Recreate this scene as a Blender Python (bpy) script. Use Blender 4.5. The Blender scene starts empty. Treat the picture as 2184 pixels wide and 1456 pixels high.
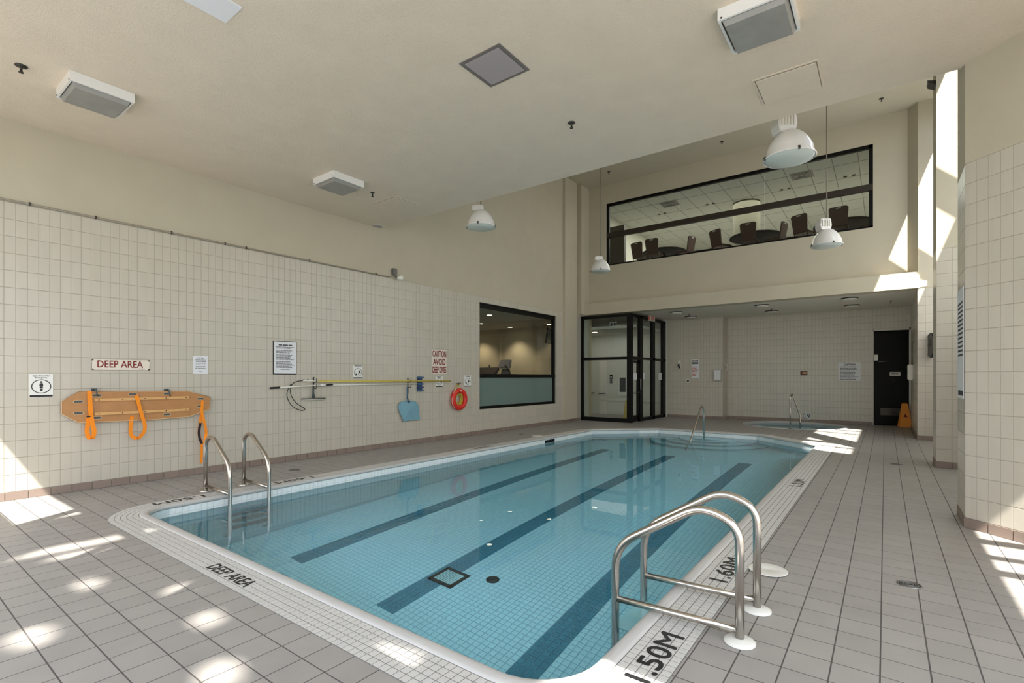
import bpy, bmesh, math, random
from mathutils import Vector, Matrix, geometry
random.seed(7)
sc = bpy.context.scene
C = bpy.context.collection
R = math.radians

# ------------------------------------------------------------------ camera
HX, HY = 1092.0, 804.0                       # principal column and horizon row in the 2184x1456 frame
FP = math.sqrt((1888 - HX) * (HX + 340))     # focal length in pixels, from the two vanishing points
TH = math.atan((1888 - HX) / FP)             # heading: the pool's long side runs along +Y
EYE = 1.5
cam = bpy.data.cameras.new('camera'); co = bpy.data.objects.new('camera', cam); C.objects.link(co)
cam.sensor_width = 36; cam.lens = FP / 2184 * 36; cam.shift_y = (HY - 728) / 2184
cam.clip_start = .05; cam.clip_end = 300
co.location = (0, 0, EYE); co.rotation_euler = (math.pi / 2, 0, TH)
sc.camera = co

# ------------------------------------------------------------------ world, sun, daylight, exposure
SUN = Vector((-.357, .578, -1))
w = bpy.data.worlds.new('sky'); sc.world = w; w.use_nodes = True
wn = w.node_tree.nodes; wl = w.node_tree.links
bg = wn['Background']
sky = wn.new('ShaderNodeTexSky'); sky.sky_type = 'NISHITA'; sky.sun_disc = False
sky.sun_elevation = R(55.8); sky.sun_rotation = R(148)
wl.new(sky.outputs[0], bg.inputs[0]); bg.inputs[1].default_value = .25
sl = bpy.data.lights.new('sun', 'SUN'); sl.energy = 20; sl.angle = R(.53); sl.color = (1, .965, .9)
so = bpy.data.objects.new('sun', sl); C.objects.link(so); so.rotation_euler = SUN.to_track_quat('-Z', 'Y').to_euler()
so.location = (6, -9, 16)
def area(name, loc, d, sx, sy, power, col=(1, 1, 1), spread=180):
    l = bpy.data.lights.new(name, 'AREA'); l.shape = 'RECTANGLE'; l.size = sx; l.size_y = sy; l.energy = power; l.color = col
    l.spread = R(spread)
    o = bpy.data.objects.new(name, l); C.objects.link(o); o.location = loc
    o.rotation_euler = Vector(d).to_track_quat('-Z', 'Y').to_euler(); return o
DAY = (.93, .97, 1)
area('daylight_near_windows', (-2.9, -.93, 2.3), (0, 1, 0), 10.6, 4.2, 275, DAY)
area('daylight_bay_windows', (2.75, 1.6, 2.3), (-1, 0, 0), 4.6, 4.2, 185, DAY)
area('side_fill_light', (1.9, 9.2, 4.2), (-1, 0, .1), 5.2, 3.6, 150, DAY)  # unseen fill lamps added behind the columns; the outer wall has no windows
area('side_fill_light', (1.9, 13.4, 4.2), (-1, 0, .1), 5.2, 3.6, 170, DAY)
area('daylight_skylight', (1.6, 11.2, 7.42), (-.68, 0, -.72), 1.0, 8.2, 190, DAY)
sc.view_settings.view_transform = 'Standard'; sc.view_settings.look = 'None'
sc.view_settings.exposure = -.28; sc.view_settings.gamma = 1; sc.view_settings.use_curve_mapping = False
cy = sc.cycles
cy.use_denoising = True; cy.use_adaptive_sampling = True; cy.adaptive_threshold = .08; cy.max_bounces = 10; cy.diffuse_bounces = 5; cy.glossy_bounces = 6
cy.transmission_bounces = 8; cy.transparent_max_bounces = 16
cy.caustics_refractive = True; cy.caustics_reflective = False; cy.blur_glossy = .6
cy.sample_clamp_indirect = 6

# ------------------------------------------------------------------ photo pixel -> place
def ray(px, py):
    u = (px - HX) / FP; v = (HY - py) / FP
    return (-math.sin(TH) + u * math.cos(TH), math.cos(TH) + u * math.sin(TH), v)
def onz(px, py, z=0):
    r = ray(px, py); t = (z - EYE) / r[2]; return Vector((r[0] * t, r[1] * t, z))
def onx(px, py, X):
    r = ray(px, py); t = X / r[0]; return Vector((X, r[1] * t, EYE + r[2] * t))
def ony(px, py, Y):
    r = ray(px, py); t = Y / r[1]; return Vector((r[0] * t, Y, EYE + r[2] * t))
def proj(p):
    d = -math.sin(TH) * p[0] + math.cos(TH) * p[1]; a = math.cos(TH) * p[0] + math.sin(TH) * p[1]
    if d < .05: return None
    return (HX + FP * a / d, HY - FP * (p[2] - EYE) / d)

# ------------------------------------------------------------------ materials
def S(r, g, b):
    f = lambda c: (c / 255 / 12.92) if c / 255 <= .04045 else ((c / 255 + .055) / 1.055) ** 2.4
    return (f(r), f(g), f(b), 1)
MATS = {}
def mat(name, col, rough=.5, metal=0, spec=.5, cell=None, var=.0, noise=0, nscale=8, bump=0, bscale=60, emit=None, coat=0, trans=None):
    m = bpy.data.materials.new(name); m.use_nodes = True; nt = m.node_tree; N = nt.nodes; L = nt.links
    b = N['Principled BSDF']; b.inputs['Base Color'].default_value = col; b.inputs['Roughness'].default_value = rough
    b.inputs['Metallic'].default_value = metal; b.inputs['Specular IOR Level'].default_value = spec
    b.inputs['Coat Weight'].default_value = coat
    src = None
    geo = N.new('ShaderNodeNewGeometry') if (cell or noise or bump) else None
    def mul(fac_socket, lo, hi, prev):
        mr = N.new('ShaderNodeMapRange'); mr.inputs['To Min'].default_value = lo; mr.inputs['To Max'].default_value = hi
        L.new(fac_socket, mr.inputs['Value'])
        mx = N.new('ShaderNodeMix'); mx.data_type = 'RGBA'; mx.blend_type = 'MULTIPLY'; mx.inputs[0].default_value = 1
        if prev is None: mx.inputs[6].default_value = col
        else: L.new(prev, mx.inputs[6])
        cr = N.new('ShaderNodeCombineColor')
        for i in range(3): L.new(mr.outputs[0], cr.inputs[i])
        L.new(cr.outputs[0], mx.inputs[7]); return mx.outputs[2]
    if cell and var:                                   # one tone for each tile
        ad = N.new('ShaderNodeVectorMath'); ad.operation = 'ADD'; ad.inputs[1].default_value = (cell[3], cell[4], cell[5])
        dv = N.new('ShaderNodeVectorMath'); dv.operation = 'DIVIDE'; dv.inputs[1].default_value = cell[:3]
        fl = N.new('ShaderNodeVectorMath'); fl.operation = 'FLOOR'
        wnz = N.new('ShaderNodeTexWhiteNoise'); wnz.noise_dimensions = '3D'
        L.new(geo.outputs['Position'], ad.inputs[0]); L.new(ad.outputs[0], dv.inputs[0]); L.new(dv.outputs[0], fl.inputs[0]); L.new(fl.outputs[0], wnz.inputs['Vector'])
        src = mul(wnz.outputs['Value'], 1 - var, 1 + var, src)
    if noise:
        tx = N.new('ShaderNodeTexNoise'); tx.inputs['Scale'].default_value = nscale; tx.inputs['Detail'].default_value = 4
        L.new(geo.outputs['Position'], tx.inputs['Vector'])
        src = mul(tx.outputs['Fac'], 1 - noise * 2, 1 + noise * 2, src)
    if src is not None: L.new(src, b.inputs['Base Color'])
    if bump:
        tb = N.new('ShaderNodeTexNoise'); tb.inputs['Scale'].default_value = bscale; tb.inputs['Detail'].default_value = 3
        L.new(geo.outputs['Position'], tb.inputs['Vector'])
        bp = N.new('ShaderNodeBump'); bp.inputs['Strength'].default_value = bump; bp.inputs['Distance'].default_value = .01
        L.new(tb.outputs['Fac'], bp.inputs['Height']); L.new(bp.outputs[0], b.inputs['Normal'])
    if emit:
        b.inputs['Emission Color'].default_value = emit[0]; b.inputs['Emission Strength'].default_value = emit[1]
    MATS[name] = m; return m
mat('wall_tile', S(196, 188, 173), .32, spec=.45, cell=(.1035, .1035, .2075, 0, .0393, -.1), var=.025, noise=.02, nscale=1.2)
mat('wall_grout', S(176, 169, 154), .8)
mat('plaster', S(193, 184, 163), .9, spec=.2, noise=.03, nscale=2, bump=.12, bscale=160)
mat('ceiling_stucco', S(222, 208, 188), .92, spec=.2, noise=.03, nscale=3, bump=.5, bscale=120)
mat('plain_white', S(228, 223, 210), .8)
mat('deck_tile', S(158, 153, 147), .42, spec=.4, cell=(.206, .206, 1, .021, -.03, .5), var=.045, noise=.05, nscale=5)
mat('deck_grout', S(88, 82, 78), .9)
mat('base_tile', S(138, 121, 110), .5, cell=(.2075, .2075, 1, 0, -.15, .5), var=.05)
mat('mosaic', S(204, 201, 195), .4, cell=(.05, .05, 1, 0, 0, .5), var=.03, noise=.02, nscale=3)
mat('mosaic_grout', S(122, 118, 112), .9)
mat('bullnose', S(194, 191, 186), .35, noise=.03, nscale=6)
mat('pool_tile', S(234, 239, 238), .35, cell=(.068, .068, .068, 0, 0, 0), var=.03)
mat('pool_grout', S(208, 220, 222), .8)
mat('lane_tile', S(98, 140, 154), .4, cell=(.068, .068, .068, 0, 0, 0), var=.06)
mat('marking_black', S(22, 21, 22), .5)
mat('steel', S(196, 190, 182), .2, metal=1)
mat('steel_dull', S(150, 148, 145), .4, metal=1)
mat('frame_black', S(9, 8, 7), .5, spec=.2)
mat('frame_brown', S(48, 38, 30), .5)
mat('white_enamel', S(232, 230, 226), .22, coat=.3)
mat('white_plastic', S(228, 225, 215), .4)
mat('sign_white', S(232, 230, 224), .45)
mat('paper', S(226, 226, 228), .7)
mat('print_grey', S(70, 70, 74), .7)
mat('print_red', S(120, 18, 24), .6)
mat('print_orange', S(190, 96, 60), .6)
mat('sign_brown', S(92, 44, 36), .6)
mat('grey_metal', S(110, 108, 104), .5, metal=.3)
mat('conduit_paint', S(138, 130, 116), .5)
mat('dark_metal', S(60, 58, 52), .5, metal=.4)
mat('plywood', S(180, 128, 78), .38, noise=.08, nscale=9)
mat('pine', S(212, 164, 104), .5, noise=.05, nscale=14)
mat('ply_edge', S(228, 196, 150), .6)
mat('strap_orange', S(246, 142, 22), .75)
mat('strap_dark', S(40, 30, 30), .8)
mat('hook_grey', S(72, 78, 80), .5)
mat('yellow_pole', S(196, 178, 78), .4)
mat('black_rubber', S(18, 18, 19), .6)
mat('blue_dark', S(40, 62, 104), .5)
mat('blue_net', S(122, 166, 182), .7)
mat('blue_handle', S(62, 96, 124), .5)
mat('red_buoy', S(214, 44, 34), .45)
mat('rope', S(200, 176, 72), .8)
mat('rope_pale', S(200, 192, 170), .8)
mat('wet_yellow', S(220, 190, 90), .5)
mat('wet_orange', S(224, 140, 44), .5)
mat('black_door', S(10, 9, 9), .5)
mat('chair_brown', S(66, 40, 32), .6)
mat('table_black', S(14, 12, 12), .8, spec=.2)
mat('gym_wall', S(204, 190, 160), .9)
mat('gym_floor', S(70, 66, 64), .8)
mat('machine_grey', S(96, 94, 92), .5)
mat('screen_black', S(10, 10, 12), .2)
mat('ceiling_tile', S(196, 198, 190), .9)
mat('column_paint', S(122, 118, 102), .9)
mat('sign_cream', S(226, 214, 198), .5)
mat('tbar', S(120, 122, 118), .6)
mat('corridor_wall', S(214, 212, 200), .8)
mat('exit_red', S(200, 96, 70), .5)
mat('foliage', S(70, 104, 44), .8)
mat('bark', S(84, 66, 50), .9)
mat('concrete', S(160, 156, 150), .9)
mat('lamp_lit', S(255, 244, 225), .5, emit=(S(255, 240, 214), 9))
mat('disc_glass', S(220, 216, 205), .4)
mat('lens_grey', S(146, 144, 138), .35, noise=.09, nscale=7)
mat('lens_pendant', S(205, 212, 205), .3)
mat('vent_grey', S(112, 106, 102), .55)
mat('vent_slat', S(152, 145, 144), .5)
def glassmat(name, tint, rough=0, ior=1.5, refl=1.0):
    m = bpy.data.materials.new(name); m.use_nodes = True; nt = m.node_tree; N = nt.nodes; L = nt.links
    N.remove(N['Principled BSDF']); out = N['Material Output']
    t = N.new('ShaderNodeBsdfTransparent'); t.inputs[0].default_value = tint
    g = N.new('ShaderNodeBsdfGlossy'); g.inputs['Roughness'].default_value = rough
    f = N.new('ShaderNodeLayerWeight')
    pw_ = N.new('ShaderNodeMath'); pw_.operation = 'POWER'; pw_.inputs[1].default_value = 5; L.new(f.outputs['Facing'], pw_.inputs[0])
    mu = N.new('ShaderNodeMath'); mu.operation = 'MULTIPLY_ADD'; mu.inputs[1].default_value = .9 * refl; mu.inputs[2].default_value = .035 * refl; L.new(pw_.outputs[0], mu.inputs[0])
    x = N.new('ShaderNodeMixShader'); L.new(mu.outputs[0], x.inputs[0]); L.new(t.outputs[0], x.inputs[1]); L.new(g.outputs[0], x.inputs[2])
    L.new(x.outputs[0], out.inputs[0]); MATS[name] = m
glassmat('glass', (.90, .93, .92, 1))
glassmat('glass_party', (.82, .85, .82, 1))
def frosted():
    m = bpy.data.materials.new('frosted_glass'); m.use_nodes = True; nt = m.node_tree; N = nt.nodes; L = nt.links
    b = N['Principled BSDF']; b.inputs['Base Color'].default_value = S(112, 130, 126); b.inputs['Roughness'].default_value = .12
    b.inputs['Specular IOR Level'].default_value = .5; MATS['frosted_glass'] = m
frosted()
def water():
    m = bpy.data.materials.new('water'); m.use_nodes = True; nt = m.node_tree; N = nt.nodes; L = nt.links
    N.remove(N['Principled BSDF']); out = N['Material Output']
    r = N.new('ShaderNodeBsdfRefraction'); r.inputs['Color'].default_value = (.84, 1.26, 1.42, 1); r.inputs['IOR'].default_value = 1.33; r.inputs['Roughness'].default_value = 0  # green and blue boosted past unity: brightness added through the water colour
    g = N.new('ShaderNodeBsdfGlossy'); g.inputs['Roughness'].default_value = 0
    f = N.new('ShaderNodeFresnel'); f.inputs['IOR'].default_value = 1.33
    geo = N.new('ShaderNodeNewGeometry'); tx = N.new('ShaderNodeTexNoise'); tx.inputs['Scale'].default_value = 2.2; tx.inputs['Detail'].default_value = 1
    L.new(geo.outputs['Position'], tx.inputs['Vector'])
    bp = N.new('ShaderNodeBump'); bp.inputs['Strength'].default_value = .05; bp.inputs['Distance'].default_value = .02
    L.new(tx.outputs['Fac'], bp.inputs['Height'])
    for n in (r, g, f): L.new(bp.outputs[0], n.inputs['Normal'])
    x = N.new('ShaderNodeMixShader'); L.new(f.outputs[0], x.inputs[0]); L.new(r.outputs[0], x.inputs[1]); L.new(g.outputs[0], x.inputs[2])
    L.new(x.outputs[0], out.inputs[0]); MATS['water'] = m
water()

# ------------------------------------------------------------------ mesh helpers
ORG = {}
class MB:
    def __init__(s): s.v = []; s.f = []; s.sm = []
    def add(s, vs, fs, sm=False):
        o = len(s.v); s.v += [tuple(p) for p in vs]; s.f += [tuple(i + o for i in f) for f in fs]; s.sm += [sm] * len(fs); return s
    def box(s, x0, y0, z0, x1, y1, z1):
        vs = [(x, y, z) for x in (x0, x1) for y in (y0, y1) for z in (z0, z1)]
        return s.add(vs, [(0, 1, 3, 2), (4, 6, 7, 5), (0, 4, 5, 1), (2, 3, 7, 6), (0, 2, 6, 4), (1, 5, 7, 3)])
    def obox(s, c, a, b, n, la, lb, ln):          # oriented box: centre, three axes, three half sizes
        c, a, b, n = Vector(c), Vector(a).normalized(), Vector(b).normalized(), Vector(n).normalized()
        vs = [c + a * (la * i) + b * (lb * j) + n * (ln * k) for i in (-1, 1) for j in (-1, 1) for k in (-1, 1)]
        return s.add(vs, [(0, 1, 3, 2), (4, 6, 7, 5), (0, 4, 5, 1), (2, 3, 7, 6), (0, 2, 6, 4), (1, 5, 7, 3)])
    def prism(s, poly, o, u, v, n, t):            # 2D outline in frame (o,u,v), extruded t along n
        o, u, v, n = Vector(o), Vector(u), Vector(v), Vector(n)
        k = len(poly); a = [o + u * p[0] + v * p[1] for p in poly]; b = [p + n * t for p in a]
        fs = [tuple(range(k))[::-1], tuple(range(k, 2 * k))] + [(i, (i + 1) % k, k + (i + 1) % k, k + i) for i in range(k)]
        return s.add(a + b, fs)
    def tube(s, path, r, n=10, cap=True, closed=False):
        P = [Vector(p) for p in path]; k = len(P); rings = []; ref = None
        for i, p in enumerate(P):
            if closed: t = (P[(i + 1) % k] - P[i - 1])
            else: t = (P[min(i + 1, k - 1)] - P[max(i - 1, 0)])
            t.normalize()
            if ref is None:
                ref = Vector((0, 0, 1)) if abs(t.z) < .9 else Vector((1, 0, 0))
            a = (ref - t * ref.dot(t))
            if a.length < 1e-4: a = Vector((1, .3, .2)) - t * t.dot(Vector((1, .3, .2)))
            a.normalize(); ref = a; b = t.cross(a)
            rr = r[i] if isinstance(r, (list, tuple)) else r
            rings.append([p + (a * math.cos(2 * math.pi * j / n) + b * math.sin(2 * math.pi * j / n)) * rr for j in range(n)])
        o = len(s.v); s.v += [tuple(q) for rg in rings for q in rg]
        m = k if closed else k - 1
        for i in range(m):
            for j in range(n):
                s.f.append((o + i * n + j, o + i * n + (j + 1) % n, o + ((i + 1) % k) * n + (j + 1) % n, o + ((i + 1) % k) * n + j)); s.sm.append(True)
        if cap and not closed:
            s.f.append(tuple(o + j for j in range(n))[::-1]); s.sm.append(False)
            s.f.append(tuple(o + (k - 1) * n + j for j in range(n))); s.sm.append(False)
        return s
    def lathe(s, prof, c, axis=(0, 0, 1), n=24, smooth=True):   # prof: (radius, height along axis)
        ax = Vector(axis).normalized(); ref = Vector((1, 0, 0)) if abs(ax.x) < .9 else Vector((0, 1, 0))
        a = (ref - ax * ref.dot(ax)).normalized(); b = ax.cross(a); c = Vector(c); o = len(s.v)
        for (rr, h) in prof:
            for j in range(n):
                q = 2 * math.pi * j / n; s.v.append(tuple(c + ax * h + (a * math.cos(q) + b * math.sin(q)) * max(rr, 1e-4)))
        for i in range(len(prof) - 1):
            for j in range(n):
                s.f.append((o + i * n + j, o + i * n + (j + 1) % n, o + (i + 1) * n + (j + 1) % n, o + (i + 1) * n + j)); s.sm.append(smooth)
        return s
    def strip(s, path, side, wd, th=.003):        # flat webbing along a path; side: width direction
        P = [Vector(p) for p in path]; k = len(P)
        up = []
        for i in range(k):
            t = (P[min(i + 1, k - 1)] - P[max(i - 1, 0)]).normalized()
            sd = Vector(side[i] if isinstance(side, list) else side); sd = (sd - t * sd.dot(t)).normalized()
            nn = t.cross(sd); up.append([P[i] + sd * wd / 2 + nn * th / 2, P[i] - sd * wd / 2 + nn * th / 2, P[i] - sd * wd / 2 - nn * th / 2, P[i] + sd * wd / 2 - nn * th / 2])
        fs = []
        for i in range(k - 1):
            for j in range(4): fs.append((i * 4 + j, i * 4 + (j + 1) % 4, (i + 1) * 4 + (j + 1) % 4, (i + 1) * 4 + j))
        fs += [(3, 2, 1, 0), tuple((k - 1) * 4 + j for j in range(4))]
        return s.add([q for u in up for q in u], fs)
    def build(s, name, m, parent=None, bevel=0):
        org = ORG.get(parent.name, Vector((0, 0, 0))) if parent else Vector((0, 0, 0))
        me = bpy.data.meshes.new(name); me.from_pydata([(p[0] - org.x, p[1] - org.y, p[2] - org.z) for p in s.v], [], s.f)
        me.polygons.foreach_set('use_smooth', s.sm)
        bm = bmesh.new(); bm.from_mesh(me); bmesh.ops.recalc_face_normals(bm, faces=bm.faces)
        if bevel: bmesh.ops.bevel(bm, geom=list(bm.edges), offset=bevel, segments=2, affect='EDGES', clamp_overlap=True)
        bm.to_mesh(me); bm.free()
        me.materials.append(MATS[m]); o = bpy.data.objects.new(name, me); C.objects.link(o)
        if parent: o.parent = parent; ORG[o.name] = org
        return o
def tag(o, label, cat, group=None):
    o['label'] = label; o['category'] = cat
    if group: o['group'] = group
    return o
def thing(name, label, cat, loc=(0, 0, 0), group=None):
    o = bpy.data.objects.new(name, None); C.objects.link(o); o.location = loc; o.empty_display_size = .1
    ORG[o.name] = Vector(loc); return tag(o, label, cat, group)
def struct(o, label=None, cat=None):
    o['kind'] = 'structure'
    if label: o['label'] = label
    if cat: o['category'] = cat
    return o
def copy_tree(o, loc, label, parent=None):
    c = o.copy(); C.objects.link(c); c.parent = parent
    if parent is None:
        c.location = loc
        if label: c['label'] = label
    for ch in o.children: copy_tree(ch, None, None, c)
    return c
def text(name, st, o, u, v, wdt, hgt, m, parent=None, t=.0012, lift=.001, anchor='c', bold=0):
    """flat lettering: fits the string into wdt x hgt, centred on o, in the plane (u,v)"""
    cu = bpy.data.curves.new('t', 'FONT'); cu.body = st; cu.size = 1; cu.resolution_u = 3
    to = bpy.data.objects.new('t', cu); C.objects.link(to)
    me = bpy.data.meshes.new_from_object(to.evaluated_get(bpy.context.evaluated_depsgraph_get()))
    bpy.data.objects.remove(to); bpy.data.curves.remove(cu)
    xs = [q.co.x for q in me.vertices]; ys = [q.co.y for q in me.vertices]
    x0, x1, y0, y1 = min(xs), max(xs), min(ys), max(ys)
    o, u, v = Vector(o), Vector(u).normalized(), Vector(v).normalized(); n = u.cross(v)
    vs = [o + u * ((q.co.x - (x0 + x1) / 2) / (x1 - x0) * wdt) + v * ((q.co.y - (y0 + y1) / 2) / (y1 - y0) * hgt) + n * lift for q in me.vertices]
    mb = MB(); fs_ = [tuple(p.vertices) for p in me.polygons]; bpy.data.meshes.remove(me); e_ = bold * hgt
    for k_, (du, dv) in enumerate(((0, 0), (e_, 0), (-e_, 0), (0, e_), (0, -e_)) if bold else ((0, 0),)): mb.add([p + u * du + v * dv + n * (.00005 * k_) for p in vs], fs_)
    return mb.build(name, m, parent)
def lines(name, rows, o, u, v, m, parent):        # lines of print too small to read: (x0,x1,y,height)
    mb = MB(); o, u, v = Vector(o), Vector(u).normalized(), Vector(v).normalized(); n = u.cross(v)
    for x0, x1, y, h in rows:
        x = x0
        while x < x1:
            wd = min(random.uniform(1.2, 4.5) * h, x1 - x)
            c = o + u * (x + wd / 2) + v * y + n * .0012
            mb.add([c - u * wd / 2 - v * h / 2, c + u * wd / 2 - v * h / 2, c + u * wd / 2 + v * h / 2, c - u * wd / 2 + v * h / 2], [(0, 1, 2, 3)])
            x += wd + h * .6
    o = mb.build(name, m, parent); o['kind'] = 'stuff'; return o
# ---- tiles: the ones that show largest become objects of their own, the rest one 'stuff' part
TILEMESH = {}
def tiles(parent, name, quads, n, th, m, nmax=300, gap=.004, minpx=9, bev=.0015):
    n = Vector(n).normalized(); scored = []
    for q in quads:
        q = [Vector(p) for p in q]; pr = [proj(p) for p in q]; a = 0
        if all(pr):
            cx = sum(p[0] for p in pr) / 4; cyy = sum(p[1] for p in pr) / 4
            if -10 < cx < 2194 and -10 < cyy < 1466:
                a = abs(sum(pr[i][0] * pr[(i + 1) % 4][1] - pr[(i + 1) % 4][0] * pr[i][1] for i in range(4))) / 2
                mx = max((Vector(pr[i]) - Vector(pr[(i + 1) % 4])).length for i in range(4))
                if mx < minpx: a = 0
        scored.append((a, q))
    scored.sort(key=lambda z: -z[0])
    big = [q for a, q in scored[:nmax] if a > 0]; rest = [q for a, q in scored[:nmax] if a <= 0] + [q for a, q in scored[nmax:]]
    def shape(q):
        c = (q[0] + q[1] + q[2] + q[3]) / 4
        def ins(d):
            out = []
            for p in q:
                e = p - c; out.append(c + e * max(0, 1 - d * 1.414 / max(e.length, 1e-6)))
            return out
        lo = ins(gap / 2); hi = [p + n * th for p in ins(gap / 2 + bev)]
        return c, lo + hi
    FS = [(4, 5, 6, 7), (0, 1, 5, 4), (1, 2, 6, 5), (2, 3, 7, 6), (3, 0, 4, 7)]
    for q in big:
        c, vs = shape(q); key = (name, m) + tuple(round(x, 4) for p in vs for x in (p - c))
        me = TILEMESH.get(key)
        if me is None:
            me = bpy.data.meshes.new(name); me.from_pydata([tuple(p - c) for p in vs], [], FS)
            if me.polygons[0].normal.dot(n) < 0: me.flip_normals()
            me.materials.append(MATS[m]); TILEMESH[key] = me
        o = bpy.data.objects.new(name, me); C.objects.link(o); o.location = c; o.parent = parent
    if rest:
        V = []; F = []
        for q in rest:
            c, vs = shape(q); k = len(V); V += [tuple(p) for p in vs]; F += [tuple(i + k for i in f) for f in FS]
        me = bpy.data.meshes.new(name + '_field'); me.from_pydata(V, [], F)
        if me.polygons[0].normal.dot(n) < 0: me.flip_normals()
        me.materials.append(MATS[m]); o = bpy.data.objects.new(name + '_field', me); C.objects.link(o); o.parent = parent; o['kind'] = 'stuff'
def grid(o, u, v, us, vs, holes=()):               # rectangles of a grid in plane (o,u,v), cut around rectangular holes
    o, u, v = Vector(o), Vector(u), Vector(v); out = []
    for i in range(len(us) - 1):
        for j in range(len(vs) - 1):
            rs = [(us[i], vs[j], us[i + 1], vs[j + 1])]
            for h in holes:
                nr = []
                for a, b, c, d in rs:
                    if c <= h[0] or a >= h[2] or d <= h[1] or b >= h[3]: nr.append((a, b, c, d)); continue
                    if a < h[0]: nr.append((a, b, h[0], d))
                    if c > h[2]: nr.append((h[2], b, c, d))
                    a2, c2 = max(a, h[0]), min(c, h[2])
                    if b < h[1]: nr.append((a2, b, c2, h[1]))
                    if d > h[3]: nr.append((a2, h[3], c2, d))
                rs = nr
            for a, b, c, d in rs:
                if c - a > .012 and d - b > .012:
                    out.append([o + u * a + v * b, o + u * c + v * b, o + u * c + v * d, o + u * a + v * d])
    return out
def steps(a, b, start, pitch):
    k = math.ceil((a - start) / pitch); xs = [a]
    x = start + k * pitch
    while x < b - 1e-6:
        if x - xs[-1] > 1e-4: xs.append(x)
        x += pitch
    xs.append(b); return xs
X, Y, Z = Vector((1, 0, 0)), Vector((0, 1, 0)), Vector((0, 0, 1))

# ================================================================== THE SETTING
XL, YN, CL, CH, YS = -8.53, -1.02, 4.63, 8.1, 6.8      # left wall, near wall, low and high ceiling, soffit edge
YU, YF, YV = 15.75, 15.42, 15.47                       # upper back wall, fascia beam, glass vestibule front
YB1, YB2 = 18.7, 19.3                                  # back wall, its two planes
ROWS = [.1 + .2075 * i for i in range(18)]
GW = (10.02, .65, 13.85, 3.47)                         # gym window in the left wall (y0,z0,y1,z1)
UW = (-7.7, 5.325, -.25, 7.46)                          # party room window (x0,z0,x1,z1)

# left wall
b = MB(); b.box(XL - .2, YN, 3.63, XL, YS, CL + .2); b.box(XL - .2, YS, 3.63, XL, 15.95, CH)
wall_left = struct(b.build('wall_left', 'plaster'), 'cream plaster and tile wall behind the spine board and poles', 'wall')
b = MB(); b.box(XL - .2, YN, 0, XL - .004, GW[0], 3.63); b.box(XL - .2, GW[2], 0, XL - .004, YV + .1, 3.63)
b.box(XL - .2, GW[0], 0, XL - .004, GW[2], GW[1]); b.box(XL - .2, GW[0], GW[3], XL - .004, GW[2], 3.63)
b.build('grout_bed', 'wall_grout', wall_left)
tiles(wall_left, 'wall_tile', grid((XL - .004, 0, 0), Y, Z, steps(YN, 14.25, 1.178, .1035), ROWS, [GW]), X, .004, 'wall_tile', 300, gap=.0045)
tiles(wall_left, 'base_tile', grid((XL - .004, 0, 0), Y, Z, steps(YN, YV, 2.431, .2075), [0, .1]), X, .012, 'base_tile', 300, gap=.005)
b = MB(); b.box(XL - .02, 14.25, .1, -8.44, 15.02, CH)                       # shallow pilaster and corner chase
struct(b.build('trim_1', 'plaster'), 'shallow cream pilaster at the far end of left wall', 'pilaster')
b = MB(); b.box(XL - .02, 15.2, 3.68, -8.36, YU + .02, CH)
struct(b.build('trim_2', 'plaster'), 'narrow cream corner chase above the glass vestibule', 'chase')

# ceilings
b = MB(); b.box(-8.73, -.28, CL, 2.36, YS, CL + .2); b.box(-8.73, -1.07, CL, -4.3, -.28, CL + .2)
for y0, wd in ((2.54, .1), (2.98, .07), (3.46, .13), (3.95, .4), (.6, .1), (-1.2, .18)): b.box(2.36, y0, CL, 3.1, y0 + wd, CL + .12)
struct(b.build('ceiling_low', 'ceiling_stucco'), 'low stucco ceiling over the near half of the pool', 'ceiling')
b = MB(); b.box(-8.73, 6.6, CL + .2, 2.6, YS, CH + .2)
struct(b.build('wall_clerestory', 'plaster'), 'upright wall rising from the low ceiling edge', 'wall')
b = MB(); b.box(-8.73, 6.6, CH, 1.0, 25.5, CH + .2)
struct(b.build('ceiling_high', 'plaster'), 'high cream ceiling over the far half of the pool', 'ceiling')
b = MB(); zr = lambda x: 8.1 - .94 * (x - .95)                               # sloped roof with the skylight strip
def roofbox(x0, x1, y0, y1, t=.12):
    b.add([(x0, y0, zr(x0)), (x1, y0, zr(x1)), (x1, y1, zr(x1)), (x0, y1, zr(x0)), (x0, y0, zr(x0) + t), (x1, y0, zr(x1) + t), (x1, y1, zr(x1) + t), (x0, y1, zr(x0) + t)],
          [(0, 1, 2, 3), (4, 7, 6, 5), (0, 4, 5, 1), (1, 5, 6, 2), (2, 6, 7, 3), (3, 7, 4, 0)])
roofbox(.9, 1.26, 6.6, 16.2); roofbox(2.03, 2.62, 6.6, 16.2)
for y0, y1 in ((6.6, 7.6), (9.15, 9.4), (13.5, 13.77), (15.4, 16.2), (8.47, 8.53), (11.67, 11.73), (12.57, 12.63)): roofbox(1.26, 2.03, y0, y1)
struct(b.build('ceiling_sloped', 'plain_white'), 'sloped roof strip with skylight behind the right columns', 'ceiling')

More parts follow.
